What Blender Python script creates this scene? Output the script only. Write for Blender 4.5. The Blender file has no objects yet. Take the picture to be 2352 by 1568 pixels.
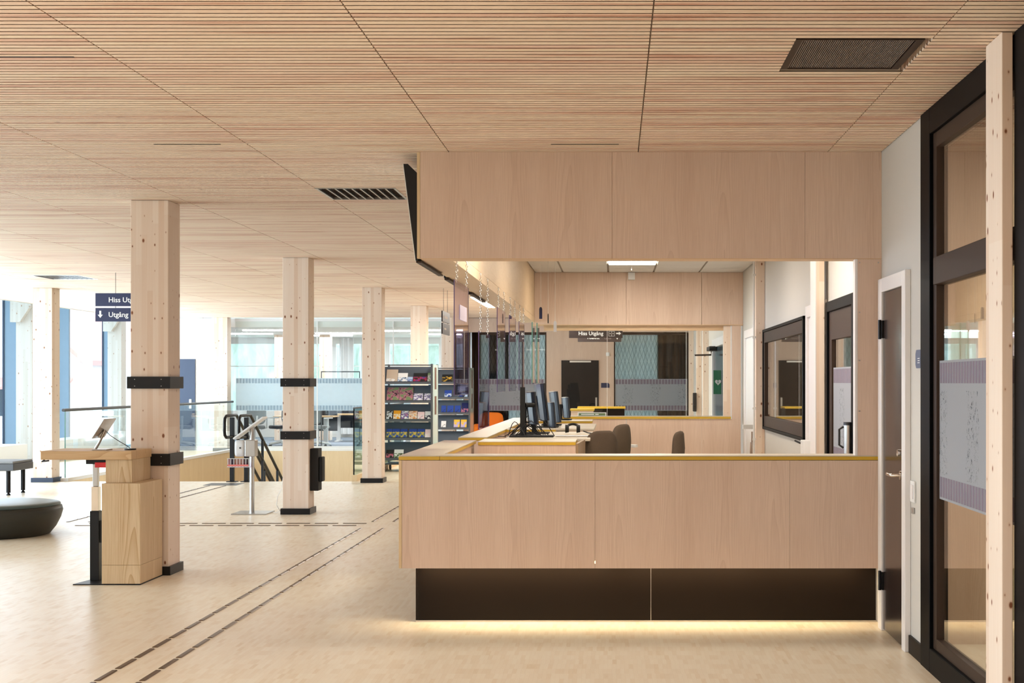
import bpy, bmesh, math, random
from mathutils import Vector, Matrix
random.seed(7)
PI = math.pi
SC = bpy.context.scene
COL = SC.collection

# ------------------------------------------------------------------ camera
F = 3200.0
VPX, VPY, EYE = 1410.0, 878.0, 1.541
cam_d = bpy.data.cameras.new('camera')
cam_d.sensor_width = 36.0
cam_d.lens = F / 2352 * 36.0
cam_d.shift_x = -(VPX - 1176) / 2352
cam_d.shift_y = (VPY - 784) / 2352
cam_d.clip_start = 0.05
cam_d.clip_end = 400
cam = bpy.data.objects.new('camera', cam_d)
COL.objects.link(cam)
cam.location = (0, 0, EYE)
cam.rotation_euler = (PI / 2, 0, 0)
SC.camera = cam

# ------------------------------------------------------------------ view, sky and large lights
vs = SC.view_settings
vs.view_transform = 'Standard'
vs.look = 'None'
vs.gamma = 1.0
vs.use_curve_mapping = False
vs.exposure = 0.97
world = bpy.data.worlds.new('overcast_sky')
SC.world = world
world.use_nodes = True
bg = world.node_tree.nodes['Background']
bg.inputs['Color'].default_value = (0.74, 0.88, 1.0, 1)
bg.inputs['Strength'].default_value = 2.5


def area(name, loc, rot, sx, sy, power, color):
    d = bpy.data.lights.new(name, 'AREA')
    d.shape = 'RECTANGLE'
    d.size, d.size_y, d.energy, d.color = sx, sy, power, color
    o = bpy.data.objects.new(name, d)
    o.location, o.rotation_euler = loc, rot
    COL.objects.link(o)
    return o


# daylight through the facade on the left (just inside the glass) and through the entrance side behind the camera
area('daylight_facade', (-10.75, 20.0, 1.6), (0, -PI / 2, 0), 2.6, 23.0, 500, (0.72, 0.86, 1.0))
# fill light added over the near hall, out of frame; no lamp known there
area('hall_fill_light', (-3.6, 1.8, 2.98), (0, 0, 0), 7.0, 2.8, 190, (1.0, 0.95, 0.88))
area('far_hall_light', (-1.4, 25.0, 2.97), (0, 0, 0), 1.6, 5.0, 90, (1.0, 0.93, 0.84))


# ------------------------------------------------------------------ helpers
def lin(c):
    return tuple(((v / 255) / 12.92 if v / 255 <= 0.04045 else ((v / 255 + 0.055) / 1.055) ** 2.4) for v in c) + (1.0,)


class MB:
    """collects shapes, then becomes ONE mesh"""

    def __init__(self):
        self.v, self.f, self.sm = [], [], []

    def add(self, vs_, fs, smooth=False):
        n = len(self.v)
        self.v += [tuple(p) for p in vs_]
        self.f += [[i + n for i in f] for f in fs]
        self.sm += [smooth] * len(fs)
        return self

    def box(self, x0, x1, y0, y1, z0, z1):
        return self.add([(x0, y0, z0), (x1, y0, z0), (x1, y1, z0), (x0, y1, z0), (x0, y0, z1), (x1, y0, z1), (x1, y1, z1), (x0, y1, z1)],
                        [(0, 3, 2, 1), (4, 5, 6, 7), (0, 1, 5, 4), (1, 2, 6, 5), (2, 3, 7, 6), (3, 0, 4, 7)])

    def prism(self, poly, axis, a0, a1):
        """poly: 2D outline; axis 0/1/2 is the extrusion axis; the two other axes keep their order"""
        def P(u, w, a):
            q = [u, w]
            q.insert(axis, a)
            return tuple(q)
        n = len(poly)
        vs_ = [P(u, w, a0) for u, w in poly] + [P(u, w, a1) for u, w in poly]
        fs = [list(range(n))[::-1], list(range(n, 2 * n))] + [[i, (i + 1) % n, n + (i + 1) % n, n + i] for i in range(n)]
        return self.add(vs_, fs)

    def tube(self, pts, r, n=8, caps=True, smooth=True):
        pts = [Vector(p) for p in pts]
        rs = r if isinstance(r, (list, tuple)) else [r] * len(pts)
        vs_, fs = [], []
        up = None
        for i, p in enumerate(pts):
            t = (pts[min(i + 1, len(pts) - 1)] - pts[max(i - 1, 0)]).normalized()
            if up is None:
                up = Vector((0, 0, 1)) if abs(t.z) < 0.9 else Vector((1, 0, 0))
            a = t.cross(up).normalized()
            b = a.cross(t).normalized()
            up = b
            vs_ += [p + (a * math.cos(k * 2 * PI / n) + b * math.sin(k * 2 * PI / n)) * rs[i] for k in range(n)]
        for i in range(len(pts) - 1):
            fs += [[i * n + k, i * n + (k + 1) % n, (i + 1) * n + (k + 1) % n, (i + 1) * n + k] for k in range(n)]
        self.add(vs_, fs, smooth)
        if caps:
            m = len(pts) - 1
            self.add(vs_[:n], [list(range(n))[::-1]])
            self.add(vs_[m * n:], [list(range(n))])
        return self

    def lathe(self, prof, c=(0, 0, 0), n=32, smooth=True):
        """prof: (r, z) from bottom to top"""
        vs_, fs = [], []
        for r, z in prof:
            vs_ += [(c[0] + r * math.cos(k * 2 * PI / n), c[1] + r * math.sin(k * 2 * PI / n), c[2] + z) for k in range(n)]
        for i in range(len(prof) - 1):
            fs += [[i * n + k, i * n + (k + 1) % n, (i + 1) * n + (k + 1) % n, (i + 1) * n + k] for k in range(n)]
        self.add(vs_, fs, smooth)
        m = len(prof) - 1
        if prof[0][0] > 1e-5:
            self.add(vs_[:n], [list(range(n))[::-1]])
        if prof[m][0] > 1e-5:
            self.add(vs_[m * n:], [list(range(n))])
        return self

    def cushion(self, w, h, t, ex=4.0, n=28, xf=None):
        """soft rounded slab standing in XZ, thickness along Y, centred; xf maps each point"""
        lv = [(-0.5, 0.90), (-0.36, 0.975), (0, 1.0), (0.36, 0.975), (0.5, 0.90)]
        vs_, fs = [], []
        for d, s in lv:
            for k in range(n):
                a = k * 2 * PI / n
                c_, s_ = math.cos(a), math.sin(a)
                x = math.copysign(abs(c_) ** (2 / ex), c_) * w / 2
                z = math.copysign(abs(s_) ** (2 / ex), s_) * h / 2
                e = (1 - s) * min(w, h) * 0.5
                vs_.append((x - math.copysign(min(abs(x), e), x), d * t, z - math.copysign(min(abs(z), e), z)))
        for i in range(len(lv) - 1):
            fs += [[i * n + k, i * n + (k + 1) % n, (i + 1) * n + (k + 1) % n, (i + 1) * n + k] for k in range(n)]
        m = (len(lv) - 1) * n
        # caps as inner rings with a centre point
        for base, flip in ((0, True), (m, False)):
            inner = [tuple(0.5 * q if i != 1 else q for i, q in enumerate(vs_[base + k])) for k in range(n)]
            o = len(vs_)
            vs_ += inner + [(0, vs_[base][1], 0)]
            for k in range(n):
                q = [base + k, base + (k + 1) % n, o + (k + 1) % n, o + k]
                tr = [o + k, o + (k + 1) % n, o + n]
                fs += [q[::-1], tr[::-1]] if not flip else [q, tr]
        if xf:
            vs_ = [xf(*p) for p in vs_]
        return self.add(vs_, fs, True)

    def move(self, M):
        self.v = [tuple(M @ Vector(p)) for p in self.v]
        return self


BASE = {}


def build(name, mb, mat, parent=None, bevel=0.0, kind=None, label=None, world_coords=True):
    """links the collected shapes as one mesh object; coordinates are world ones unless said otherwise"""
    off = Vector((0, 0, 0))
    if parent is not None and world_coords:
        off = BASE[parent.name]
    me = bpy.data.meshes.new(name)
    me.from_pydata([(v[0] - off.x, v[1] - off.y, v[2] - off.z) for v in mb.v], [], mb.f)
    me.polygons.foreach_set('use_smooth', mb.sm)
    me.materials.append(mat)
    bm = bmesh.new()
    bm.from_mesh(me)
    bmesh.ops.recalc_face_normals(bm, faces=bm.faces)
    bm.to_mesh(me)
    bm.free()
    o = bpy.data.objects.new(name, me)
    COL.objects.link(o)
    if parent is not None:
        o.parent = parent
    BASE[o.name] = off
    if bevel:
        b = o.modifiers.new('bevel', 'BEVEL')
        b.width, b.segments, b.limit_method, b.angle_limit = bevel, 2, 'ANGLE', 0.7
    if kind:
        o['kind'] = kind
    if label:
        o['label'] = label
    return o


def thing(name, label, cat, loc=(0, 0, 0), group=None, kind=None, rz=0.0):
    o = bpy.data.objects.new(name, None)
    o.empty_display_size = 0.1
    COL.objects.link(o)
    o.location = loc
    o.rotation_euler = (0, 0, rz)
    BASE[o.name] = Vector(loc)
    o['label'], o['category'] = label, cat
    o['kind'] = kind or 'thing'
    if group:
        o['group'] = group
    return o


def tag(o, label, cat, group=None, kind='thing'):
    o['label'], o['category'] = label, cat
    o['kind'] = kind
    if group:
        o['group'] = group
    return o


def struct(name, mb, mat, parent=None, bevel=0.0):
    o = build(name, mb, mat, parent, bevel)
    o['kind'] = 'structure'
    return o


def copy_tree(o, parent=None):
    c = o.copy()
    COL.objects.link(c)
    BASE[c.name] = BASE.get(o.name, Vector((0, 0, 0)))
    if parent is not None:
        c.parent = parent
    for ch in list(o.children):
        copy_tree(ch, c)
    return c


def text(name, body, size, mat, parent, loc, rot=(PI / 2, 0, 0), bold=0.012, align='LEFT'):
    d = bpy.data.curves.new(name, 'FONT')
    d.body, d.size, d.align_x = body, size, align
    d.extrude = 0.0012
    d.offset = bold * size
    d.resolution_u = 3
    tmp = bpy.data.objects.new('tmp', d)
    COL.objects.link(tmp)
    dg = bpy.context.evaluated_depsgraph_get()
    me = bpy.data.meshes.new_from_object(tmp.evaluated_get(dg))
    bpy.data.objects.remove(tmp)
    bpy.data.curves.remove(d)
    me.materials.clear()
    me.materials.append(mat)
    o = bpy.data.objects.new(name, me)
    COL.objects.link(o)
    o.parent = parent
    off = BASE[parent.name]
    o.location = (loc[0] - off.x, loc[1] - off.y, loc[2] - off.z)
    o.rotation_euler = rot
    return o


def px(x, y, Y):
    """photo pixel at depth Y -> metres (used to lay the room out, each thing at its own depth)"""
    return ((x - VPX) / F * Y, Y, EYE - (y - VPY) / F * Y)


# ------------------------------------------------------------------ materials
class NT:
    def __init__(self, name):
        self.m = bpy.data.materials.new(name)
        self.m.use_nodes = True
        self.t = self.m.node_tree
        self.b = self.t.nodes['Principled BSDF']
        self.out = self.t.nodes['Material Output']

    def n(self, typ, **kw):
        o = self.t.nodes.new(typ)
        for k, v in kw.items():
            if k.startswith('i_'):
                o.inputs[k[2:].replace('_', ' ')].default_value = v
            else:
                setattr(o, k, v)
        return o

    def l(self, a, b):
        self.t.links.new(a, b)

    def math(self, op, a, b=None, c=None):
        o = self.t.nodes.new('ShaderNodeMath')
        o.operation = op
        for i, v in enumerate((a, b, c)):
            if v is None:
                continue
            if isinstance(v, (int, float)):
                o.inputs[i].default_value = v
            else:
                self.l(v, o.inputs[i])
        return o.outputs[0]

    def mix(self, fac, a, b, mode='MIX'):
        o = self.t.nodes.new('ShaderNodeMix')
        o.data_type = 'RGBA'
        o.blend_type = mode
        for s, v in ((o.inputs[0], fac), (o.inputs[6], a), (o.inputs[7], b)):
            if isinstance(v, (int, float)):
                s.default_value = v
            elif isinstance(v, tuple):
                s.default_value = v
            else:
                self.l(v, s)
        return o.outputs[2]

    def ramp(self, fac, stops, interp='LINEAR'):
        o = self.t.nodes.new('ShaderNodeValToRGB')
        o.color_ramp.interpolation = interp
        e = o.color_ramp.elements
        while len(e) < len(stops):
            e.new(0.5)
        for i, (p, c) in enumerate(stops):
            e[i].position, e[i].color = p, c
        self.l(fac, o.inputs[0])
        return o.outputs[0]

    def coord(self, which='Object', scale=(1, 1, 1), world=False):
        if world:
            g = self.t.nodes.new('ShaderNodeNewGeometry').outputs['Position']
        else:
            g = self.t.nodes.new('ShaderNodeTexCoord').outputs[which]
        mp = self.t.nodes.new('ShaderNodeMapping')
        mp.inputs['Scale'].default_value = scale
        self.l(g, mp.inputs[0])
        return mp.outputs[0]

    def noise(self, vec, scale, detail=3.0, rough=0.55, dist=0.0):
        o = self.t.nodes.new('ShaderNodeTexNoise')
        o.inputs['Scale'].default_value = scale
        o.inputs['Detail'].default_value = detail
        o.inputs['Roughness'].default_value = rough
        o.inputs['Distortion'].default_value = dist
        self.l(vec, o.inputs['Vector'])
        return o.outputs['Fac']

    def sep(self, vec):
        o = self.t.nodes.new('ShaderNodeSeparateXYZ')
        self.l(vec, o.inputs[0])
        return o.outputs

    def white(self, a, b=None, c=None):
        cb = self.t.nodes.new('ShaderNodeCombineXYZ')
        for i, v in enumerate((a, b, c)):
            if v is None:
                continue
            if isinstance(v, (int, float)):
                cb.inputs[i].default_value = v
            else:
                self.l(v, cb.inputs[i])
        w = self.t.nodes.new('ShaderNodeTexWhiteNoise')
        w.noise_dimensions = '3D'
        self.l(cb.outputs[0], w.inputs[0])
        return w.outputs['Value']

    def set(self, **kw):
        for k, v in kw.items():
            s = self.b.inputs[k.replace('_', ' ')]
            if isinstance(v, (int, float, tuple)):
                s.default_value = v
            else:
                self.l(v, s)
        return self.m

    def bump(self, h, strength=0.2, dist=0.002):
        o = self.t.nodes.new('ShaderNodeBump')
        o.inputs['Strength'].default_value = strength
        o.inputs['Distance'].default_value = dist
        self.l(h, o.inputs['Height'])
        self.l(o.outputs[0], self.b.inputs['Normal'])


def plain(name, rgb, rough=0.5, metal=0.0, var=0.06, spec=0.5):
    t = NT(name)
    v = t.noise(t.coord(), 6.0, 4.0)
    c = lin(rgb)
    c2 = tuple(x * (1 - var) for x in c[:3]) + (1,)
    return t.set(Base_Color=t.mix(v, c2, c), Roughness=rough, Metallic=metal, Specular_IOR_Level=spec)


def veneer(name, a, b, axis=2, rough=0.45, strip=0.33, fig=0.17):
    """crown-cut wood veneer, grain along the given axis"""
    t = NT(name)
    sc = [1.0, 1.0, 1.0]
    sc[axis] = 0.16
    vec = t.coord(scale=tuple(sc))
    s = t.sep(t.coord())
    across = t.math('ADD', s[0], s[1]) if axis == 2 else (s[1] if axis == 0 else s[0])
    strip_i = t.math('FLOOR', t.math('DIVIDE', across, strip))
    u = t.math('SUBTRACT', t.math('FRACT', t.math('DIVIDE', across, strip)), 0.5)
    rnd = t.white(strip_i)
    along = s[axis]
    bend = t.noise(vec, 5.0, 2.0)
    # nested arches: distance field of a parabola along the grain
    arch = t.math('ADD', t.math('MULTIPLY', t.math('MULTIPLY', u, u), 7.0), t.math('MULTIPLY', along, 0.17))
    arch = t.math('ADD', arch, t.math('MULTIPLY', bend, 0.75))
    arch = t.math('ADD', arch, t.math('MULTIPLY', rnd, 3.0))
    ring = t.math('FRACT', t.math('MULTIPLY', arch, 8.0))
    ring = t.math('POWER', ring, 3.0)
    fine = t.noise(t.coord(scale=tuple(60.0 if i != axis else 1.6 for i in range(3))), 3.0, 3.0)
    wide = t.noise(t.coord(scale=tuple(4.0 if i != axis else 0.3 for i in range(3))), 1.5, 2.0)
    f = t.math('ADD', t.math('MULTIPLY', ring, fig), t.math('ADD', t.math('MULTIPLY', fine, 0.5), t.math('MULTIPLY', wide, 0.42)))
    col = t.ramp(f, [(0.25, lin(a)), (0.85, lin(b))])
    t.bump(fine, 0.08, 0.001)
    return t.set(Base_Color=col, Roughness=rough, Specular_IOR_Level=0.35)


def glulam(name, a, b, knot, lam=0.045):
    """vertical glued lamellas with knots"""
    t = NT(name)
    s = t.sep(t.coord(world=True))
    ix, iy = t.math('FLOOR', t.math('DIVIDE', s[0], lam)), t.math('FLOOR', t.math('DIVIDE', s[1], 0.30))
    seg = t.math('FLOOR', t.math('ADD', t.math('DIVIDE', s[2], 1.7), t.math('MULTIPLY', t.white(ix, iy, 3.0), 7.0)))
    r = t.white(ix, iy, seg)
    grain = t.noise(t.coord(world=True, scale=(55, 55, 1.5)), 1.6, 3.0, 0.6, 0.4)
    broad = t.noise(t.coord(world=True, scale=(9, 9, 0.8)), 1.5, 3.0)
    f = t.math('ADD', t.math('MULTIPLY', r, 0.55), t.math('ADD', t.math('MULTIPLY', grain, 0.3), t.math('MULTIPLY', broad, 0.3)))
    col = t.ramp(f, [(0.15, lin(a)), (0.95, lin(b))])
    nn = t.sep(t.t.nodes.new('ShaderNodeNewGeometry').outputs['True Normal'])
    side = t.math('GREATER_THAN', t.math('ABSOLUTE', nn[0]), 0.7)
    uu = t.math('ADD', t.math('MULTIPLY', s[0], t.math('SUBTRACT', 1.0, side)), t.math('MULTIPLY', t.math('ADD', s[1], 31.7), side))
    cbn = t.n('ShaderNodeCombineXYZ')
    t.l(t.math('MULTIPLY', uu, 12.0), cbn.inputs[0])
    t.l(t.math('ADD', t.math('MULTIPLY', s[2], 7.0), t.math('MULTIPLY', t.math('FLOOR', t.math('DIVIDE', s[1], 2.5)), 13.3)), cbn.inputs[1])
    vo = t.n('ShaderNodeTexVoronoi', feature='F1', voronoi_dimensions='2D')
    vo.inputs['Scale'].default_value = 1.0
    vo.inputs['Randomness'].default_value = 1.0
    t.l(cbn.outputs[0], vo.inputs['Vector'])
    cr = t.sep(vo.outputs['Color'])
    size = t.math('MULTIPLY', t.math('GREATER_THAN', cr[0], 0.5), t.math('ADD', 0.035, t.math('MULTIPLY', t.math('POWER', cr[1], 2.0), 0.10)))
    k = t.math('SUBTRACT', size, vo.outputs['Distance'])
    core = t.math('MULTIPLY', t.math('SMOOTH_MIN', t.math('MAXIMUM', t.math('MULTIPLY', k, 22.0), 0.0), 1.0, 0.1), 0.95)
    halo = t.math('MINIMUM', t.math('MAXIMUM', t.math('MULTIPLY', t.math('ADD', k, 0.05), 5.0), 0.0), 0.28)
    halo = t.math('MULTIPLY', halo, t.math('GREATER_THAN', cr[0], 0.5))
    kc = lin(knot)
    col = t.mix(halo, col, lin((190, 130, 70)))
    col = t.mix(core, col, kc)
    return t.set(Base_Color=col, Roughness=0.6, Specular_IOR_Level=0.3)


def slat_wood(name):
    t = NT(name)
    s = t.sep(t.coord(world=True))
    row = t.math('FLOOR', t.math('DIVIDE', t.math('SUBTRACT', s[1], 4.6), 0.0575))
    bay = t.math('FLOOR', t.math('DIVIDE', t.math('SUBTRACT', s[0], 0.154), 1.2))
    r = t.white(row, bay, 1.0)
    r2 = t.white(row, bay, 5.0)
    stretch = t.noise(t.coord(world=True, scale=(1.2, 30, 30)), 1.0, 3.0, 0.6)
    grain = t.noise(t.coord(world=True, scale=(3.0, 110, 110)), 1.2, 3.0)
    f = t.math('ADD', t.math('MULTIPLY', r, 0.62), t.math('MULTIPLY', stretch, 0.5))
    col = t.ramp(f, [(0.18, lin((222, 184, 166))), (0.40, lin((233, 209, 189))), (0.62, lin((237, 217, 197))), (0.95, lin((241, 225, 202)))])
    col = t.mix(t.math('MULTIPLY', grain, 0.12), col, lin((170, 112, 84)))
    red = t.noise(t.coord(world=True, scale=(0.9, 26, 26)), 1.3, 2.0, 0.5)
    red = t.math('MINIMUM', t.math('MAXIMUM', t.math('MULTIPLY', t.math('SUBTRACT', red, 0.57), 5.0), 0.0), 0.6)
    col = t.mix(red, col, lin((176, 112, 84)))
    vo = t.n('ShaderNodeTexVoronoi', feature='F1')
    vo.inputs['Scale'].default_value = 1.0
    t.l(t.coord(world=True, scale=(2.6, 9.0, 9.0)), vo.inputs['Vector'])
    cr = t.sep(vo.outputs['Color'])
    k = t.math('SUBTRACT', t.math('MULTIPLY', t.math('GREATER_THAN', cr[0], 0.80), t.math('ADD', 0.04, t.math('MULTIPLY', cr[1], 0.07))), vo.outputs['Distance'])
    k = t.math('MINIMUM', t.math('MAXIMUM', t.math('MULTIPLY', k, 15.0), 0.0), 0.8)
    col = t.mix(k, col, lin((90, 50, 25)))
    return t.set(Base_Color=col, Roughness=0.62, Specular_IOR_Level=0.25)


def parquet(name):
    """industrial mosaic parquet: upright fingers 23 mm wide, 125 mm long"""
    t = NT(name)
    s = t.sep(t.coord(world=True))
    row = t.math('FLOOR', t.math('DIVIDE', s[1], 0.125))
    xx = t.math('ADD', s[0], t.math('MULTIPLY', t.white(row, 2.0), 0.023))
    fx = t.math('FLOOR', t.math('DIVIDE', xx, 0.023))
    r = t.white(fx, row, 1.0)
    blk = t.white(t.math('FLOOR', t.math('DIVIDE', xx, 0.092)), row, 4.0)
    grain = t.noise(t.coord(world=True, scale=(60, 8, 1)), 1.5, 2.0)
    f = t.math('ADD', t.math('MULTIPLY', t.math('POWER', r, 1.6), 0.5), t.math('ADD', t.math('MULTIPLY', blk, 0.28), t.math('MULTIPLY', grain, 0.3)))
    col = t.ramp(f, [(0.1, lin((236, 226, 206))), (0.5, lin((232, 219, 197))), (0.8, lin((227, 211, 186))), (1.1, lin((218, 198, 168)))])
    rough = t.math('ADD', 0.33, t.math('MULTIPLY', r, 0.04))
    jx = t.math('LESS_THAN', t.math('FRACT', t.math('DIVIDE', xx, 0.023)), 0.04)
    col = t.mix(t.math('MULTIPLY', jx, 0.18), col, lin((170, 140, 108)))
    return t.set(Base_Color=col, Roughness=rough, Specular_IOR_Level=0.45)


def glass(name, tint=(0.93, 0.97, 0.96), refl=1.0, ior=1.5):
    t = NT(name)
    t.t.nodes.remove(t.b)
    tr = t.n('ShaderNodeBsdfTransparent')
    tr.inputs[0].default_value = tint + (1,)
    gl = t.n('ShaderNodeBsdfGlossy')
    gl.inputs['Roughness'].default_value = 0.0
    gl.inputs['Color'].default_value = (refl, refl, refl, 1)
    fr = t.n('ShaderNodeFresnel')
    bf = t.n('ShaderNodeNewGeometry').outputs['Backfacing']
    # both faces of a pane reflect alike (no total reflection inside a thin pane)
    t.l(t.math('ADD', ior, t.math('MULTIPLY', bf, 1.0 / ior - ior)), fr.inputs[0])
    mx = t.n('ShaderNodeMixShader')
    t.l(fr.outputs[0], mx.inputs[0])
    t.l(tr.outputs[0], mx.inputs[1])
    t.l(gl.outputs[0], mx.inputs[2])
    t.l(mx.outputs[0], t.out.inputs[0])
    return t.m


def sheer(name, rgb, clear, trans=0.5, draw=None):
    """frosted film or sheer cloth: part clear, part scattering"""
    t = NT(name)
    t.t.nodes.remove(t.b)
    tr = t.n('ShaderNodeBsdfTransparent')
    df = t.n('ShaderNodeBsdfDiffuse')
    tl = t.n('ShaderNodeBsdfTranslucent')
    col = lin(rgb)
    if draw == 'sprigs':
        s = t.sep(t.coord(world=True))
        al = t.math('ADD', s[0], s[1])
        ph = t.math('ABSOLUTE', t.math('SUBTRACT', t.math('FRACT', t.math('DIVIDE', al, 0.62)), 0.5))
        band = t.math('LESS_THAN', ph, t.math('ADD', 0.10, t.math('MULTIPLY', t.noise(t.coord(world=True, scale=(3, 3, 6)), 2.0, 2.0), 0.16)))
        zz = t.math('MULTIPLY', t.math('GREATER_THAN', s[2], 1.06), t.math('LESS_THAN', s[2], 1.50))
        nz = t.noise(t.coord(world=True, scale=(30, 30, 22)), 1.7, 6.0, 0.75, 1.2)
        ink = t.math('MULTIPLY', t.math('MULTIPLY', t.math('GREATER_THAN', nz, 0.585), band), zz)
        c = t.mix(ink, col, lin((96, 100, 110)))
        t.l(c, df.inputs[0])
        t.l(c, tl.inputs[0])
    else:
        v = t.noise(t.coord(scale=(3, 3, 3)), 4.0, 3.0)
        c = t.mix(v, tuple(x * 0.94 for x in col[:3]) + (1,), col)
        t.l(c, df.inputs[0])
        t.l(c, tl.inputs[0])
    m1 = t.n('ShaderNodeMixShader')
    m1.inputs[0].default_value = trans
    t.l(df.outputs[0], m1.inputs[1])
    t.l(tl.outputs[0], m1.inputs[2])
    m2 = t.n('ShaderNodeMixShader')
    m2.inputs[0].default_value = clear
    t.l(m1.outputs[0], m2.inputs[1])
    t.l(tr.outputs[0], m2.inputs[2])
    t.l(m2.outputs[0], t.out.inputs[0])
    return t.m


def emit(name, rgb, strength):
    t = NT(name)
    return t.set(Base_Color=(0.8, 0.8, 0.8, 1), Emission_Color=lin(rgb), Emission_Strength=strength)


def fabric(name, a, b, scale=260.0, rough=0.95):
    t = NT(name)
    v = t.noise(t.coord(), scale, 2.0)
    w = t.noise(t.coord(), 9.0, 3.0)
    t.bump(v, 0.3, 0.001)
    return t.set(Base_Color=t.mix(t.math('ADD', t.math('MULTIPLY', v, 0.7), t.math('MULTIPLY', w, 0.3)), lin(a), lin(b)), Roughness=rough, Specular_IOR_Level=0.2)


def curtain_print(name, a, b, thin=0.5):
    """woven curtain with a row-shifted lozenge pattern"""
    t = NT(name)
    s = t.sep(t.coord(world=True))
    u = t.math('ADD', t.math('DIVIDE', s[0], 0.085), 0.0)
    w = t.math('DIVIDE', s[2], 0.27)
    wav = t.math('MULTIPLY', t.math('ABSOLUTE', t.math('SUBTRACT', t.math('FRACT', w), 0.5)), 0.9)
    l1 = t.math('ABSOLUTE', t.math('SINE', t.math('MULTIPLY', t.math('ADD', u, wav), PI)))
    l2 = t.math('ABSOLUTE', t.math('SINE', t.math('MULTIPLY', t.math('SUBTRACT', u, wav), PI)))
    f = t.math('MINIMUM', l1, l2)
    f = t.math('MINIMUM', t.math('MULTIPLY', f, 3.4), 1.0)
    n = t.noise(t.coord(world=True, scale=(14, 14, 5)), 3.0, 3.0)
    col = t.mix(t.math('MULTIPLY', f, t.math('ADD', 0.6, t.math('MULTIPLY', n, 0.6))), lin(b), lin(a))
    t.t.nodes.remove(t.b)
    d1, d2, mx = t.n('ShaderNodeBsdfDiffuse'), t.n('ShaderNodeBsdfTranslucent'), t.n('ShaderNodeMixShader')
    mx.inputs[0].default_value = thin
    t.l(col, d1.inputs[0])
    t.l(col, d2.inputs[0])
    t.l(d1.outputs[0], mx.inputs[1])
    t.l(d2.outputs[0], mx.inputs[2])
    t.l(mx.outputs[0], t.out.inputs[0])
    return t.m


def streaks(name, a, b, s=18.0):
    t = NT(name)
    v = t.noise(t.coord(world=True, scale=(s, s, 0.6)), 1.5, 4.0, 0.65, 0.6)
    return t.set(Base_Color=t.ramp(v, [(0.3, lin(a)), (0.7, lin(b))]), Roughness=0.85)


def cover(name, c1, c2, c3, split=0.5, busy=1.0):
    """printed cover: title field over a picture field with a busy picture"""
    t = NT(name)
    g = t.sep(t.coord('Generated'))
    n1 = t.noise(t.coord('Generated', scale=(1.0, 1.0, 1.4)), 2.0 * busy, 3.0, 0.6, 0.8)
    top = t.math('GREATER_THAN', g[2], split)
    pic = t.ramp(n1, [(0.35, lin(c2)), (0.5, lin(c3)), (0.55, lin(c1))], 'LINEAR')
    return t.set(Base_Color=t.mix(top, pic, lin(c1)), Roughness=0.35)


M = {}
M['slat'] = slat_wood('slatted_pine')
M['board'] = plain('ceiling_backing', (92, 62, 42), 0.8)
M['floor'] = parquet('mosaic_parquet')
M['veneer'] = veneer('ash_veneer', (226, 202, 184), (196, 166, 146))
M['veneer_h'] = veneer('ash_veneer_flat', (222, 192, 158), (200, 164, 128), axis=0)
M['veneer_y'] = veneer('ash_veneer_long', (220, 194, 160), (202, 172, 136), axis=1)
M['ash'] = veneer('pale_ash', (228, 206, 172), (184, 148, 104), strip=0.36, fig=0.33)
M['ash_h'] = veneer('pale_ash_flat', (220, 188, 146), (188, 148, 104), axis=0, strip=0.2, fig=0.35)
M['ply'] = veneer('birch_plywood', (226, 202, 164), (204, 174, 132), strip=0.6)
M['brass'] = plain('lacquered_brass_edge', (208, 168, 52), 0.35, 0.0)
M['kick'] = plain('dark_bronze_laminate', (21, 13, 7), 0.5, 0.0, spec=0.15)
M['glulam'] = glulam('glulam_spruce', (241, 226, 212), (222, 195, 172), (120, 66, 34))
M['black'] = plain('black_steel', (13, 12, 15), 0.4, spec=0.3)
M['blackm'] = plain('matt_black', (10, 9, 10), 0.7)
M['dark'] = plain('charcoal_plastic', (40, 42, 48), 0.45)
M['darkgrey'] = plain('dark_grey_metal', (78, 80, 84), 0.45)
M['rackgrey'] = plain('blue_grey_steel', (74, 82, 92), 0.5)
M['steel'] = plain('brushed_steel', (186, 184, 182), 0.3, 1.0)
M['chrome'] = plain('polished_chrome', (215, 210, 205), 0.12, 1.0)
M['bronze'] = plain('bronze_frame', (60, 46, 38), 0.5, 0.0, spec=0.15)
M['navyframe'] = plain('blue_black_frame', (5, 6, 9), 0.5, spec=0.08)
M['white'] = plain('white_paint', (226, 224, 220), 0.6, var=0.02)
M['wall'] = plain('offwhite_wall_paint', (202, 198, 192), 0.8, var=0.02)
M['whitegloss'] = plain('white_lacquer', (232, 228, 228), 0.35, var=0.02)
M['plastic'] = plain('white_plastic', (228, 228, 228), 0.4, var=0.02)
M['tile'] = plain('acoustic_tile', (214, 210, 206), 0.9, var=0.03)
M['tbar'] = plain('ceiling_runner', (150, 140, 128), 0.6)
M['door'] = plain('brown_grey_door_laminate', (48, 38, 36), 0.2, spec=0.45)
M['sign'] = plain('navy_sign_panel', (28, 36, 78), 0.5)
M['signb'] = plain('plum_brown_sign_panel', (46, 34, 36), 0.5)
M['letter'] = plain('white_sign_lettering', (240, 240, 240), 0.6, var=0.0)
M['alu'] = plain('pale_blue_aluminium', (126, 150, 174), 0.4)
M['alud'] = plain('dark_blue_gasket', (44, 58, 82), 0.5)
M['white_col'] = glulam('white_stained_glulam', (218, 216, 214), (204, 198, 192), (160, 130, 110))
M['tactile'] = plain('bronze_tactile_bar', (104, 84, 66), 0.32, 0.75)
M['glass'] = glass('clear_glass')
M['glass_s'] = glass('low_reflection_glass', (0.95, 0.97, 0.96), 1.0, 1.28)
M['glass_g'] = glass('green_tinted_glass', (0.80, 0.93, 0.90))
M['glass_e'] = plain('green_glass_edge', (96, 150, 138), 0.2)
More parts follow.
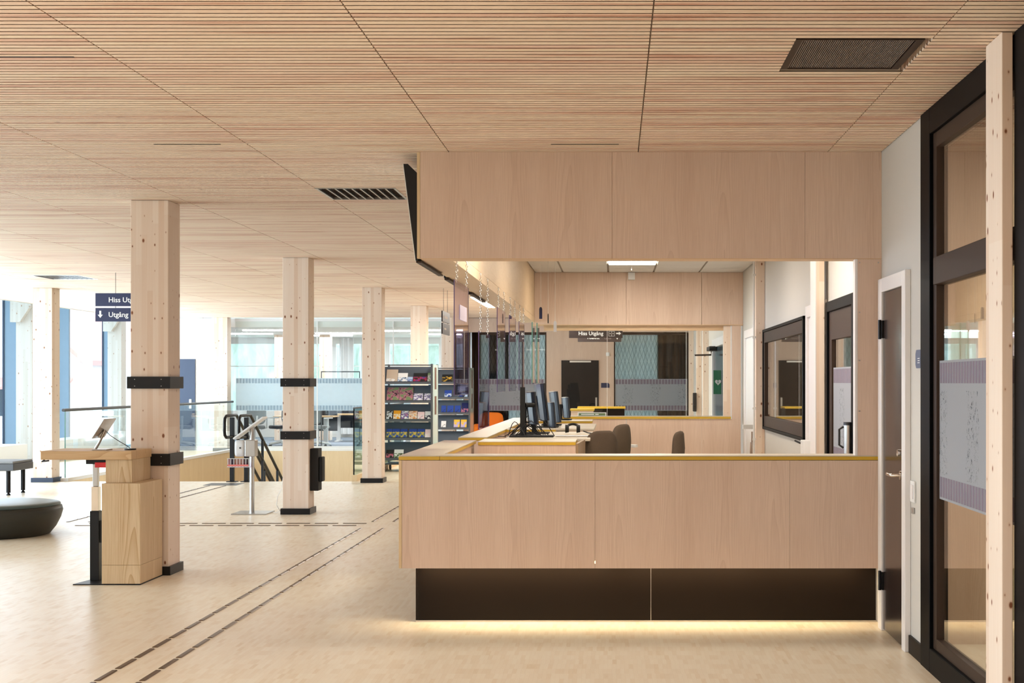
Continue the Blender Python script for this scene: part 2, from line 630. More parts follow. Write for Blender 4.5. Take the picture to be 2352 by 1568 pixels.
M['acryl'] = glass('lilac_acrylic', (0.70, 0.60, 0.73))
M['acryl_e'] = plain('violet_acrylic_edge', (84, 66, 120), 0.25)
M['film'] = sheer('frosted_film', (196, 200, 208), 0.12, 0.45, draw='sprigs')
M['film_p'] = plain('plum_print', (122, 110, 126), 0.7)
M['film_f'] = sheer('pale_frosted_film', (214, 226, 232), 0.2, 0.6)
M['film_fp'] = sheer('pale_film_print', (190, 206, 216), 0.2, 0.5)
M['curtain'] = sheer('sheer_beige_curtain', (196, 176, 146), 0.12, 0.45)
M['led'] = emit('led_panel', (255, 246, 232), 12.0)
M['led_w'] = emit('warm_led_strip', (255, 214, 140), 6.0)
M['led_o'] = emit('office_light', (255, 255, 255), 9.0)
M['chair'] = fabric('brown_wool_upholstery', (74, 62, 52), (104, 90, 76))
M['grey_up'] = fabric('grey_wool_upholstery', (120, 122, 124), (150, 152, 154))
M['orange'] = fabric('orange_upholstery', (244, 122, 36), (252, 146, 60))
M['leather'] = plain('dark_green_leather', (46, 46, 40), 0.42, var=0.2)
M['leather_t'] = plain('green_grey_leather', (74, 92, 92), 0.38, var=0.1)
M['red'] = plain('red_plastic', (214, 30, 34), 0.4)
M['cable'] = plain('black_cable', (18, 16, 18), 0.5)
M['wcable'] = plain('white_cable', (225, 222, 218), 0.5)
M['screen'] = plain('dark_screen_glass', (10, 12, 16), 0.1)
M['shell'] = plain('blue_black_plastic', (20, 26, 42), 0.34)
M['paper'] = plain('white_paper', (232, 230, 226), 0.7)
M['green'] = plain('rescue_green', (24, 120, 84), 0.5)
M['desk'] = plain('light_grey_laminate', (206, 196, 180), 0.4)
M['stair_wall'] = M['ply']
M['facade_stone'] = plain('pale_render', (236, 226, 222), 0.9)
M['roof'] = plain('pale_red_roof_tile', (222, 150, 140), 0.9)  # kept pale to suit the overexposed view outside
M['leaf'] = plain('pale_green_foliage', (190, 204, 180), 0.9, var=0.2)
M['bark'] = plain('grey_bark', (120, 105, 90), 0.9)
M['ground'] = plain('pale_paving', (190, 190, 186), 0.9)
M['carpet'] = plain('grey_blue_carpet', (120, 128, 140), 0.95)
M['darkcurtain'] = streaks('dark_brown_curtain', (30, 22, 18), (92, 66, 48))
M['lightcurtain'] = curtain_print('pale_blue_woven_curtain', (206, 222, 228), (112, 132, 140))
M['darkwoven'] = curtain_print('dark_woven_curtain', (70, 74, 80), (22, 22, 26))

# ================================================================== STRUCTURE
XR = 1.696                    # right wall plane
CH = 3.0                      # ceiling height
BACK = 31.6                   # end wall of the hall
# ---- floor, with the stair opening left free
fb = MB()
for x0, x1, y0, y1 in ((-12.0, 6.0, -5.0, 21.7), (-12.0, -8.55, 21.7, 31.4), (-4.07, 6.0, 21.7, 31.4), (-12.0, 6.0, 31.4, 41.0)):
    fb.box(x0, x1, y0, y1, -0.25, 0.0)
floor = struct('floor', fb, M['floor'])
# ---- tactile guiding bars set into the floor
bar_m = MB()
bar_m.prism([(-0.0175, 0), (0.0175, 0), (0.011, 0.005), (-0.011, 0.005)], 1, -0.127, 0.127)
bar0 = None


def tactile(x, y, rot=0.0):
    global bar0
    if bar0 is None:
        bar0 = build('tactile_bar', bar_m, M['tactile'], floor)
        b = bar0
    else:
        b = bar0.copy()
        COL.objects.link(b)
    b.location = (x, y, 0.0005)
    b.rotation_euler = (0, 0, rot)


for x in (-2.67, -2.437):
    y = 7.02
    while y < 14.6:
        tactile(x, y)
        y += 0.302
    y = 15.55
    while y < 18.6:
        tactile(x, y)
        y += 0.302
for x in (-6.03, -5.79):
    y = 15.5
    while y < 20.7:
        tactile(x, y)
        y += 0.302
for yy, x0 in ((15.22, -2.83), (15.0, -2.90)):
    x = x0
    while x > -5.7:
        tactile(x, yy, PI / 2)
        x -= 0.308
pl = MB().box(-6.15, -5.65, 20.85, 21.3, 0.0, 0.004)
build('warning_plate', pl, M['darkgrey'], floor)

# ---- ceiling: boarded backing, slats laid in 1.2 m bays
vents = [(0.775, 1.353, 5.93, 6.53), (-2.25, -1.64, 10.47, 11.12), (-7.95, -7.30, 19.0, 19.72)]
slots = [(-3.4, -2.42, 6.24), (-2.82, -2.41, 8.53), (-0.386, 0.03, 8.53)]
ceil = struct('ceiling', MB().box(-10.8, 6.0, -5.0, 31.6, 3.045, 3.2), M['board'])
PITCH = 0.0575
SLW = 0.0425


def slat_shape(mb, x0, x1, y):
    """slat section: flat underside, thin eased edges, sides cut back steeply so that the grooves stay dark"""
    e = SLW
    return mb.prism([(y + 0.0012, 0.0), (y + e - 0.0012, 0.0), (y + e, 0.0010), (y + e - 0.014, 0.012), (y + e - 0.014, 0.044), (y + 0.014, 0.044), (y + 0.014, 0.012), (y, 0.0012)], 0, x0, x1)


bays = []
xb = 1.354
bays.append((1.356, 1.69))
while xb > -10.8:
    bays.append((max(xb - 1.2 + 0.003, -10.8), xb - 0.003))
    xb -= 1.2
near, far = [], MB()
rows = int((31.5 - 4.6) / PITCH)
for i in range(rows):
    y0 = 4.6 + i * PITCH
    y1 = y0 + SLW
    for a, b in bays:
        if y0 > 8.80 and b > -1.2:          # reception booth has a ceiling of its own
            if a > -1.3:
                if y0 < 18.45:
                    continue
            elif y0 < 18.45:
                b = min(b, -1.25)
        segs = [(a, b)]
        for vx0, vx1, vy0, vy1 in vents:
            if y1 > vy0 and y0 < vy1:
                out = []
                for s0, s1 in segs:
                    if s1 <= vx0 or s0 >= vx1:
                        out.append((s0, s1))
                    else:
                        if s0 < vx0 - 0.02:
                            out.append((s0, vx0))
                        if s1 > vx1 + 0.02:
                            out.append((vx1, s1))
                segs = out
        for s0, s1 in segs:
            z = y0
            left = VPX + F * s0 / z
            right = VPX + F * s1 / z
            vis = min(right, 2352) - max(left, 0)
            top = VPY - F * (CH - EYE) / z
            if vis > 60 and top > -6 and len(near) < 300 and y0 < 8.5:
                near.append((s0, s1, y0, y1))
            else:
                slat_shape(far, s0, s1, y0)
slat_mesh = {}
for s0, s1, y0, y1 in near:
    key = round(s1 - s0, 3)
    if key not in slat_mesh:
        o = build('slat', slat_shape(MB(), 0, s1 - s0, 0), M['slat'], ceil)
        slat_mesh[key] = o
    else:
        o = slat_mesh[key].copy()
        COL.objects.link(o)
    o.location = (s0, y0, 3.0)
far.v = [(p[0], p[1], p[2] + 3.0) for p in far.v]
build('slat_field', far, M['slat'], ceil, kind='stuff')
build('slat_ceiling_board', MB().box(-10.8, 1.69, -5.0, 4.59, 3.0, 3.044), M['slat'], ceil)
for a, b, y in slots:
    sl = MB().box(a, b, y + 0.0, y + 0.016, 2.999, 3.03)
    build('vent_slot', sl, M['blackm'], ceil)
# outer roof over the glazed facade strip, and roofs over office and side room
struct('trim_1', MB().box(-12.0, -10.8, -5.0, 41.0, 3.45, 3.6), M['white'])
struct('trim_2', MB().box(-10.85, -10.78, -5.0, 31.6, 3.0, 3.45), M['white'])

# ---- walls
w = MB()
X0, X1 = XR, XR + 0.10
W1 = (12.28, 15.64, 1.02, 2.13)      # dark framed window in the booth
D2 = (9.70, 10.98, 0.0, 2.17)        # dark glazed door in the booth
w.box(X0, X1, 7.62, D2[0], 0, CH + 0.1)
w.box(X0, X1, D2[0], D2[1], D2[3], CH + 0.1)
w.box(X0, X1, D2[1], W1[0], 0, CH + 0.1)
w.box(X0, X1, W1[0], W1[1], 0, W1[2])
w.box(X0, X1, W1[0], W1[1], W1[3], CH + 0.1)
w.box(X0, X1, W1[1], BACK, 0, CH + 0.1)
wall_right = struct('wall_right', w, M['wall'])
struct('wall_front', MB().box(-12.0, 4.7, -5.1, -5.0, 0, 3.5), M['veneer'])  # unseen wall behind the camera, shuts sky light off surfaces facing the camera
struct('wall_side_room', MB().box(4.6, 4.7, -5, BACK, 0, 3.1).box(X1, 4.6, 18.4, 18.5, 0, 3.1).box(X1, 4.6, 8.2, 8.3, 0, 3.1), M['veneer'])
# end wall of the hall: white part, office glazing opening, timber parts
wb = MB().box(-10.9, -8.95, BACK, BACK + 0.12, 0, CH)
wall_back = struct('wall_back', wb, M['white'])
wt = MB()
wt.box(-1.53, 0.0, BACK, BACK + 0.12, 0, CH)
wt.box(-3.3, -1.53, BACK, BACK + 0.12, 2.68, CH)
wt.box(0.0, XR, BACK, BACK + 0.12, 2.66, CH)
struct('wall_back_timber', wt, M['veneer'])
struct('wall_lounge', MB().box(-3.4, -3.3, BACK, 36.0, 0, CH)
       .box(2.4, 2.5, BACK, 36.0, 0, CH), M['veneer'])
lw = struct('window_70', MB().box(-3.3, 2.4, 36.0, 36.08, 0, 0.2).box(-3.3, 2.4, 36.0, 36.08, 2.8, CH).box(-1.4, -1.3, 36.0, 36.08, 0.2, 2.8).box(0.5, 0.6, 36.0, 36.08, 0.2, 2.8), M['white'])
for a_, b_ in ((-3.3, -1.4), (-1.3, 0.5), (0.6, 2.4)):
    build('pane', MB().box(a_, b_, 36.03, 36.04, 0.2, 2.8), M['glass_s'], lw)
struct('ceiling_lounge', MB().box(-3.4, 2.5, BACK, 36.0, CH, CH + 0.1), M['board'])

# stair opening lined with plywood
sw = MB()
sw.box(-8.60, -8.53, 21.7, 31.4, -3.2, -0.003)
sw.box(-8.53, -4.09, 31.37, 31.45, -3.2, -0.003)
sw.box(-4.09, -4.02, 21.7, 31.4, -3.2, -0.003)
struct('wall_stairwell', sw, M['ply'])
struct('floor_lower', MB().box(-12, 6, 20, 41, -3.4, -3.2), M['floor'])
struct('trim_3', MB().box(-8.62, -8.50, 21.7, 31.4, -0.001, 0.05).box(-8.55, -4.0, 31.40, 31.52, -0.001, 0.05), M['white'])

# ---- dark laminate door with white frame in the right wall
dr = struct('door_1', MB().box(XR - 0.022, XR, 8.055, 8.655, 0.012, 2.095), M['door'])
fr = MB()
fr.box(XR - 0.035, XR, 7.957, 8.05, 0, 2.187).box(XR - 0.035, XR, 8.66, 8.765, 0, 2.187).box(XR - 0.035, XR, 8.05, 8.66, 2.10, 2.187)
build('door_frame', fr, M['whitegloss'], dr, bevel=0.004)
for z in (1.87, 0.31):
    h = MB()
    h.tube([(XR - 0.042, 8.668, z - 0.06), (XR - 0.042, 8.668, z + 0.06)], 0.010, 10)
    h.box(XR - 0.036, XR - 0.023, 8.635, 8.70, z - 0.055, z + 0.055)
    build('hinge', h, M['black'], dr)
hd = MB()
hd.tube([(XR - 0.022, 8.12, 1.0), (XR - 0.075, 8.12, 1.0), (XR - 0.080, 8.15, 1.0), (XR - 0.078, 8.25, 1.0)], 0.010, 10)
hd.tube([(XR - 0.022, 8.12, 1.0), (XR - 0.030, 8.12, 1.0)], 0.026, 18)
build('handle', hd, M['chrome'], dr)
build('lock', MB().tube([(XR - 0.022, 8.12, 1.13), (XR - 0.045, 8.12, 1.13)], 0.020, 18), M['chrome'], dr)
struct('baseboard_right', MB().box(XR - 0.014, XR, 7.62, 7.955, 0, 0.10), M['kick'])

# ---- full height glazed partition beyond the white wall
gp = struct('window_1', MB()
            .box(XR - 0.02, XR + 0.08, 7.40, 7.62, 0.0, CH)              # far post
            .box(XR - 0.02, XR + 0.08, 5.2, 7.40, 0.0, 0.13)              # bottom rail
            .box(XR - 0.02, XR + 0.08, 5.2, 7.40, 2.86, CH), M['navyframe'], bevel=0.004)
build('frame_profile', MB().box(XR + 0.0, XR + 0.05, 7.33, 7.40, 0.13, 2.86).box(XR, XR + 0.05, 5.2, 7.33, 0.13, 0.19).box(XR, XR + 0.05, 5.2, 7.33, 2.78, 2.86), M['bronze'], gp, bevel=0.003)
build('transom', MB().box(XR - 0.01, XR + 0.07, 5.2, 7.36, 2.055, 2.20), M['bronze'], gp, bevel=0.004)
build('lower_pane', MB().box(XR + 0.020, XR + 0.028, 5.2, 7.34, 0.18, 2.06), M['glass'], gp)
build('upper_pane', MB().box(XR + 0.020, XR + 0.028, 5.2, 7.34, 2.19, 2.79), M['glass'], gp)


def film_band(parent, x, y0, y1, z0=0.93, z1=1.655, axis='y', mat='film', pm='film_p', step=0.0545):
    """frosted film with a row of printed bars along its upper and lower edge"""
    fb_, bars = MB(), MB()
    if axis == 'y':
        fb_.box(x, x + 0.001, y0, y1, z0, z1)
    else:
        fb_.box(y0, y1, x, x + 0.001, z0, z1)
    a = y0 + 0.01
    while a + step * 0.75 < y1:
        for za, zb in ((z0 + 0.012, z0 + 0.118), (z1 - 0.118, z1 - 0.012)):
            if axis == 'y':
                bars.box(x - 0.0008, x - 0.0002, a, a + step * 0.75, za, zb)
            else:
                bars.box(a, a + step * 0.75, x - 0.0008, x - 0.0002, za, zb)
        a += step
    build('frosted_film', fb_, M[mat], parent)
    build('film_bars', bars, M[pm], parent, kind='stuff')


film_band(gp, XR + 0.0175, 5.3, 7.33)
# next bay, nearer than the timber post, just inside the frame's right edge
g2 = struct('window_2', MB().box(XR - 0.03, XR + 0.08, 5.60, 5.80, 0.0, CH).box(XR - 0.03, XR + 0.08, -4, 5.60, 0, 0.15).box(XR - 0.03, XR + 0.08, -4, 5.60, 2.85, CH).box(XR - 0.03, XR + 0.08, 3.2, 3.4, 0.15, 2.85), M['navyframe'], bevel=0.004)
build('pane', MB().box(XR + 0.02, XR + 0.028, -4, 5.60, 0.15, 2.85), M['glass'], g2)
# ---- dark framed window in the booth's right wall
wn = struct('window_3', MB()
            .box(XR - 0.03, XR + 0.06, W1[0], W1[1], W1[2], W1[2] + 0.03).box(XR - 0.03, XR + 0.06, W1[0], W1[1], W1[3] - 0.03, W1[3])
            .box(XR - 0.03, XR + 0.06, W1[0], W1[0] + 0.06, W1[2], W1[3]).box(XR - 0.03, XR + 0.06, W1[1] - 0.06, W1[1], W1[2], W1[3]), M['navyframe'], bevel=0.004)
build('inner_frame', MB()
      .box(XR - 0.02, XR + 0.05, W1[0] + 0.06, W1[1] - 0.06, W1[2] + 0.031, W1[2] + 0.15).box(XR - 0.02, XR + 0.05, W1[0] + 0.06, W1[1] - 0.06, W1[3] - 0.15, W1[3] - 0.031)
      .box(XR - 0.02, XR + 0.05, W1[0] + 0.06, W1[0] + 0.14, W1[2] + 0.15, W1[3] - 0.15).box(XR - 0.02, XR + 0.05, W1[1] - 0.14, W1[1] - 0.06, W1[2] + 0.15, W1[3] - 0.15), M['bronze'], wn, bevel=0.004)
build('pane', MB().box(XR + 0.0, XR + 0.008, W1[0] + 0.12, W1[1] - 0.12, W1[2] + 0.13, W1[3] - 0.13), M['glass'], wn)
# ---- dark glazed door in the booth's right wall
d2 = struct('door_2', MB()
            .box(XR - 0.03, XR + 0.06, D2[0], D2[0] + 0.08, 0, D2[3]).box(XR - 0.03, XR + 0.06, D2[1] - 0.08, D2[1], 0, D2[3]).box(XR - 0.03, XR + 0.06, D2[0] + 0.08, D2[1] - 0.08, D2[3] - 0.08, D2[3]), M['navyframe'], bevel=0.004)
build('door_leaf', MB()
      .box(XR - 0.012, XR + 0.03, D2[0] + 0.08, D2[0] + 0.20, 0.01, D2[3] - 0.08).box(XR - 0.012, XR + 0.03, D2[1] - 0.20, D2[1] - 0.08, 0.01, D2[3] - 0.08)
      .box(XR - 0.012, XR + 0.03, D2[0] + 0.20, D2[1] - 0.20, D2[3] - 0.30, D2[3] - 0.08).box(XR - 0.012, XR + 0.03, D2[0] + 0.20, D2[1] - 0.20, 0.01, 0.25), M['bronze'], d2, bevel=0.003)
build('pane', MB().box(XR + 0.006, XR + 0.014, D2[0] + 0.19, D2[1] - 0.19, 0.24, D2[3] - 0.29), M['glass'], d2)
film_band(d2, XR + 0.003, D2[0] + 0.20, D2[1] - 0.20)
# ---- white door frames with light doors further along the booth's right wall
for k, (y0, y1) in enumerate(((11.05, 12.13), (16.15, 17.85))):
    d = struct('door_%d' % (3 + k), MB().box(XR - 0.012, XR, y0 + 0.09, y1 - 0.09, 0.01, 2.10), M['whitegloss'] if k == 0 else M['plastic'])
    build('door_frame', MB().box(XR - 0.03, XR, y0, y0 + 0.09, 0, 2.2).box(XR - 0.03, XR, y1 - 0.09, y1, 0, 2.2).box(XR - 0.03, XR, y0 + 0.09, y1 - 0.09, 2.10, 2.2), M['whitegloss'], d, bevel=0.004)
    build('handle', MB().tube([(XR - 0.012, y0 + 0.16, 1.02), (XR - 0.06, y0 + 0.16, 1.02), (XR - 0.06, y0 + 0.29, 1.02)], 0.010, 8), M['steel'], d)
# narrow dark framed window at the far end of that wall
w4 = struct('window_4', MB().box(XR - 0.03, XR + 0.0, 15.86, 16.1, 0.9, 2.15), M['navyframe'])
build('pane', MB().box(XR - 0.034, XR - 0.031, 15.9, 16.06, 0.96, 2.09), M['screen'], w4)

# ---- booth ceiling of white tiles with a visible LED panel; others added out of view
RC = 2.985
cb = struct('ceiling_booth', MB().box(-1.05, XR, 8.99, 18.3, RC + 0.012, RC + 0.05), M['tbar'])
tiles_x = [-0.67 - 0.594, -0.67, -0.074, 0.52, 1.115, XR]
tiles_x[0] = -1.04
y = 18.27
tile_no = 0
while y > 9.3:
    y2 = max(y - 0.6, 9.0)
    for k in range(5):
        a, b = tiles_x[k] + 0.012, tiles_x[k + 1] - 0.012
        led = k == 2 and abs(y - (18.27 - 1.2)) < 0.3 or k == 2 and abs(y - (18.27 - 4.8)) < 0.3 or k in (1, 3) and abs(y - (18.27 - 9.0)) < 0.3
        if led:
            continue
        if y > 15.2:
            build('ceiling_tile', MB().box(a, b, y2 + 0.004, y - 0.004, RC, RC + 0.012), M['tile'], cb)
    y -= 0.6
build('tile_field', MB().box(-1.04, XR, 9.0, 14.65, RC + 0.002, RC + 0.012), M['tile'], cb)
for k, (xa, xb_, ya) in enumerate(((-0.062, 0.508, 16.48), (-0.062, 0.508, 12.9), (-0.66, -0.08, 9.8), (0.53, 1.1, 9.8))):
    lp = build('led_panel', MB().box(xa, xb_, ya, ya + 0.58, RC - 0.004, RC + 0.0015), M['led'], cb)
    area('led_panel_light', ((xa + xb_) / 2, ya + 0.29, RC - 0.02), (0, 0, 0), 0.56, 0.56, (8.5, 8.5, 4.5, 4.5)[k], (1.0, 0.87, 0.67))

# ---- glazed facade on the left: deep aluminium mullions and panes
mulls = [4.0 + 2.59 * k for k in range(0, 15)]
mulls = [26.65 + 2.59 * k for k in range(-12, 6)]
for k in range(len(mulls)):
    y = mulls[k]
    f = struct('window_%d' % (10 + k), MB().box(-11.66, -11.44, y, y + 0.07, -0.0, 3.45), M['alu'])
    build('gasket', MB().box(-11.69, -11.66, y - 0.02, y + 0.09, 0.0, 3.45), M['alud'], f)
    if k < len(mulls) - 1:
        build('pane', MB().box(-11.68, -11.672, y + 0.08, mulls[k + 1] - 0.01, 0.0, 3.45), M['glass'], f)
        build('rail', MB().box(-11.66, -11.50, y + 0.07, mulls[k + 1], 0.0, 0.06).box(-11.66, -11.50, y + 0.07, mulls[k + 1], 3.39, 3.45), M['alu'], f)
# low white casing along the facade
for k, (ya, yb) in enumerate(((18.0, 25.9), (26.9, 28.1), (28.35, 31.05))):
    r = build('convector_casing', MB().box(-11.40, -10.90, ya, yb, 0.10, 0.40).box(-11.3, -11.0, ya + 0.2, yb - 0.2, 0.0, 0.10), M['plastic'], bevel=0.01)
    tag(r, ['long white low convector casing along the left glass facade', 'shortest white low convector casing beside the facade column', 'white low convector casing at the far end of the left facade'][k], 'casing', 'white convector casings along the facade')

# ---- blue door in the white end wall
bd = struct('door_20', MB().box(-10.40, -9.49, BACK - 0.03, BACK - 0.001, 0.01, 2.07), plain('blue_door_paint', (38, 52, 78), 0.4))
build('lock_plate', MB().box(-9.62, -9.57, BACK - 0.045, BACK - 0.03, 0.95, 1.16), M['steel'], bd)
build('handle', MB().tube([(-9.595, BACK - 0.03, 1.03), (-9.595, BACK - 0.08, 1.03), (-9.72, BACK - 0.08, 1.03)], 0.012, 8), M['steel'], bd)
build('switch_plate', MB().box(-9.27, -9.20, BACK - 0.012, BACK, 0.62, 0.72), M['plastic'], wall_back)

# ---- office behind glass at the end of the hall
OF = 31.7
og = struct('window_30', MB().box(-8.62, -3.3, OF - 0.03, OF + 0.05, 0.0, 0.09).box(-8.62, -3.3, OF - 0.03, OF + 0.05, 2.93, 3.0).box(-3.42, -3.3, OF - 0.03, OF + 0.05, 0.09, 2.93), M['white'])
xs = [-8.62, -6.75, -5.02, -3.93, -3.42]
for a, b in zip(xs[:-1], xs[1:]):
    build('pane', MB().box(a + 0.008, b - 0.008, OF, OF + 0.01, 0.09, 2.93), M['glass_s'], og)
    build('pane_joint', MB().box(b - 0.012, b + 0.012, OF - 0.006, OF + 0.016, 0.09, 2.93), M['white'], og)
film_band(og, OF - 0.004, -8.6, -3.45, 0.90, 1.64, axis='x', mat='film_f', pm='film_fp', step=0.07)
struct('floor_office', MB().box(-10.9, -3.4, OF + 0.2, 39.0, 0.0, 0.012), M['carpet'])
oc = struct('ceiling_office', MB().box(-10.9, -3.4, OF + 0.05, 39.1, 2.80, 3.0), M['white'])
struct('wall_office_left', MB().box(-10.95, -10.85, OF, 39.0, 0, 3.0), M['white'])
for k, (x, y) in enumerate(((-8.2, 33.2), (-6.9, 35.2), (-5.2, 33.6), (-4.6, 36.0), (-3.95, 33.2), (-7.6, 36.9), (-9.4, 35.6))):
    build('office_light', MB().box(x - 0.65, x + 0.65, y, y + 0.16, 2.77, 2.80), M['led_o'], oc)
area('office_light_glow', (-6.5, 35.2, 2.74), (0, 0, 0), 5.5, 5.0, 130, (0.93, 0.97, 1.0))
# its far window wall
for k in range(5):
    xa = -10.9 + 1.5 * k
    f = struct('window_%d' % (40 + k), MB().box(xa, xa + 1.5, 39.0, 39.1, 0.0, 0.75).box(xa, xa + 0.12, 39.0, 39.1, 0.75, 2.8).box(xa + 0.12, xa + 1.5, 39.0, 39.1, 2.62, 2.8).box(xa + 0.12, xa + 1.5, 39.02, 39.08, 1.98, 2.01), M['white'])
    build('pane', MB().box(xa + 0.12, xa + 1.5, 39.04, 39.05, 0.75, 2.62), M['glass'], f)

# ---- lounge side: curtains behind glass at the end of the hall
def drape(name, mat, x0, x1, y, z0, z1, amp=0.05, wave=0.16, parent=None, axis='x', lim=None):
    mb = MB()
    n = int((x1 - x0) / wave * 10) + 2
    vs_, fs = [], []
    for i in range(n):
        a = x0 + (x1 - x0) * i / (n - 1)
        d = amp * math.sin((a - x0) / wave * 2 * PI) + 0.3 * amp * math.sin((a - x0) / wave * 2.7 + 1)
        for z in (z0, z1):
            vs_.append((a, y + d, z) if axis == 'x' else (y + d, a, z))
    for i in range(n - 1):
        fs.append([2 * i, 2 * i + 2, 2 * i + 3, 2 * i + 1])
    mb.add(vs_, fs, True)
    o = build(name, mb, mat, parent)
    if mat not in (M['lightcurtain'], M['curtain'], M['plastic']):
        s = o.modifiers.new('cloth', 'SOLIDIFY')
        s.thickness = 0.004
    return o


c = drape('curtain', M['darkcurtain'], -3.28, -2.90, BACK + 0.55, 0.03, 2.80, 0.05, 0.2)
tag(c, 'dark brown streaked curtain behind the orange armchair', 'curtain', 'curtains at the end of the hall')
c = drape('curtain', M['darkwoven'], -2.94, -2.42, BACK + 0.4, 0.03, 2.72, 0.03, 0.18)
tag(c, 'black and grey woven curtain beside the dark brown one', 'curtain', 'curtains at the end of the hall')
c = drape('curtain', M['lightcurtain'], -2.45, -1.50, BACK + 0.4, 0.03, 2.72, 0.035, 0.23)
tag(c, 'pale blue woven curtain behind the hanging acrylic panels', 'curtain', 'curtains at the end of the hall')
c = drape('curtain', M['lightcurtain'], -0.02, 1.02, BACK + 0.4, 0.03, 2.72, 0.035, 0.25)
tag(c, 'pale blue woven curtain seen through the booth window', 'curtain', 'curtains at the end of the hall')
c = drape('curtain', M['darkcurtain'], 0.99, 1.72, BACK + 0.4, 0.03, 2.72, 0.05, 0.17)
tag(c, 'dark brown curtain seen through the booth window', 'curtain', 'curtains at the end of the hall')
for k, (a, b) in enumerate(((-2.95, -1.53), (0.0, XR))):
    f = struct('window_%d' % (50 + k), MB().box(a, b, BACK, BACK + 0.06, 0, 0.08).box(a, b, BACK, BACK + 0.06, 2.62, 2.68).box(a, a + 0.03, BACK, BACK + 0.06, 0.08, 2.62).box(b - 0.03, b, BACK, BACK + 0.06, 0.08, 2.62), M['bronze'])
    build('pane', MB().box(a + 0.03, b - 0.03, BACK + 0.02, BACK + 0.03, 0.08, 2.62), M['glass_s'], f)
    film_band(f, BACK + 0.012, a + 0.03, b - 0.03, 0.90, 1.62, axis='x', step=0.07)
dk = struct('door_21', MB().box(-1.19, -0.345, BACK - 0.03, BACK - 0.001, 0.01, 2.04), plain('black_door_glass', (14, 12, 14), 0.3, spec=0.2))
build('handle', MB().box(-0.42, -0.38, BACK - 0.045, BACK - 0.03, 0.95, 1.2).tube([(-0.40, BACK - 0.03, 0.98), (-0.40, BACK - 0.08, 0.98), (-0.53, BACK - 0.08, 0.98)], 0.012, 8), M['steel'], dk)
build('door_closer', MB().box(-1.0, -0.52, BACK - 0.06, BACK - 0.03, 1.995, 2.03), M['steel'], dk)
s = build('door_sign', MB().prism([(-0.29, 1.42), (-0.10, 1.42), (-0.10, 1.50), (-0.13, 1.53), (-0.29, 1.53)], 1, BACK - 0.012, BACK - 0.001), M['sign'])
tag(s, 'small dark door sign with a clipped corner beside the black glass door', 'sign')
a = build('alarm_button', MB().box(-0.18, -0.10, BACK - 0.03, BACK - 0.001, 2.14, 2.22).tube([(-0.14, BACK - 0.03, 2.18), (-0.14, BACK - 0.04, 2.18)], 0.02, 12), M['plastic'])
tag(a, 'small square wall button above the clipped door sign', 'button')

# ---- outside
struct('wall_outside', MB().box(-14, -4.6, 46.0, 46.5, -4, 4.2), streaks('mottled_grey_green_stone', (128, 142, 130), (186, 196, 188), 1.6))
struct('ground_outside', MB().box(-120, -12.2, -20, 160, -4.2, -4.0).box(-12.2, 60, 41.5, 160, -4.2, -4.0), M['ground'])

# ================================================================== RECEPTION BOOTH
CF = 8.823            # plane of the counter front and fascia
TOP = 1.078

# ---- fascia over the counter (thin veneered box all round)
fa = thing('reception_fascia', 'deep ash veneered fascia hanging from the slatted ceiling above the counter', 'fascia', (0.2, CF, 2.327))
seams = [-1.227, -0.011, 1.21, XR]
for a, b in zip(seams[:-1], seams[1:]):
    build('front_panel', MB().box(a + 0.0007, b - 0.0007, CF, CF + 0.02, 2.327, 2.999), M['veneer'], fa)
build('edge_strip', MB().box(-1.247, -1.228, CF + 0.001, CF + 0.06, 2.327, 2.999), M['ply'], fa)
build('front_core', MB().box(-1.225, XR - 0.002, CF + 0.0205, CF + 0.16, 2.330, 2.999), M['veneer_h'], fa)
build('lower_edge', MB().box(-1.225, XR - 0.002, CF + 0.002, CF + 0.16, 2.322, 2.3295), M['veneer_h'], fa)
fs = thing('side_fascia', 'veneered fascia running back along the left side of the booth, acrylic panels below', 'fascia', (-1.15, 13.5, 2.327))
build('side_panel', MB().box(-1.06, -1.041, CF + 0.161, 18.268, 2.40, 2.999), M['veneer_y'], fs)
build('side_core', MB().box(-1.245, -1.062, CF + 0.161, 18.45, 2.335, 2.999), M['veneer_y'], fs)
build('soffit', MB().box(-1.245, -1.04, CF + 0.17, 18.27, 2.325, 2.334).box(-1.06, -1.04, CF + 0.17, 18.27, 2.334, 2.397), M['veneer_y'], fs)
fr2 = thing('rear_fascia', 'veneered bulkhead above the booth rear window', 'fascia', (0.3, 18.35, 2.29))
for a, b in ((-1.04, 0.16), (0.163, 1.15), (1.153, XR - 0.001)):
    build('back_panel', MB().box(a + 0.001, b - 0.001, 18.27, 18.29, 2.300, 2.984), M['veneer'], fr2)
build('back_core', MB().box(-1.06, XR - 0.002, 18.292, 18.44, 2.300, 2.999), M['veneer'], fr2)
build('back_edge', MB().box(-1.04, XR - 0.002, 18.262, 18.44, 2.288, 2.2995), M['veneer_h'], fr2)

# right hand pier between counter and fascia
pr = thing('veneered_pier', 'narrow ash veneered pier with small screws closing the counter at right', 'panel', (1.6, CF, 1.08))
build('panel', MB().box(1.5445, XR - 0.001, CF, CF + 0.02, TOP + 0.001, 2.3215), M['veneer'], pr)
build('white_edge', MB().box(1.528, 1.5435, CF + 0.002, CF + 0.075, TOP + 0.001, 2.3215), M['whitegloss'], pr)
for x in (1.556, 1.675):
    for z in (2.30, 1.985, 1.68, 1.36):
        build('screw', MB().tube([(x, CF, z), (x, CF - 0.002, z)], 0.005, 8), M['steel'], pr)

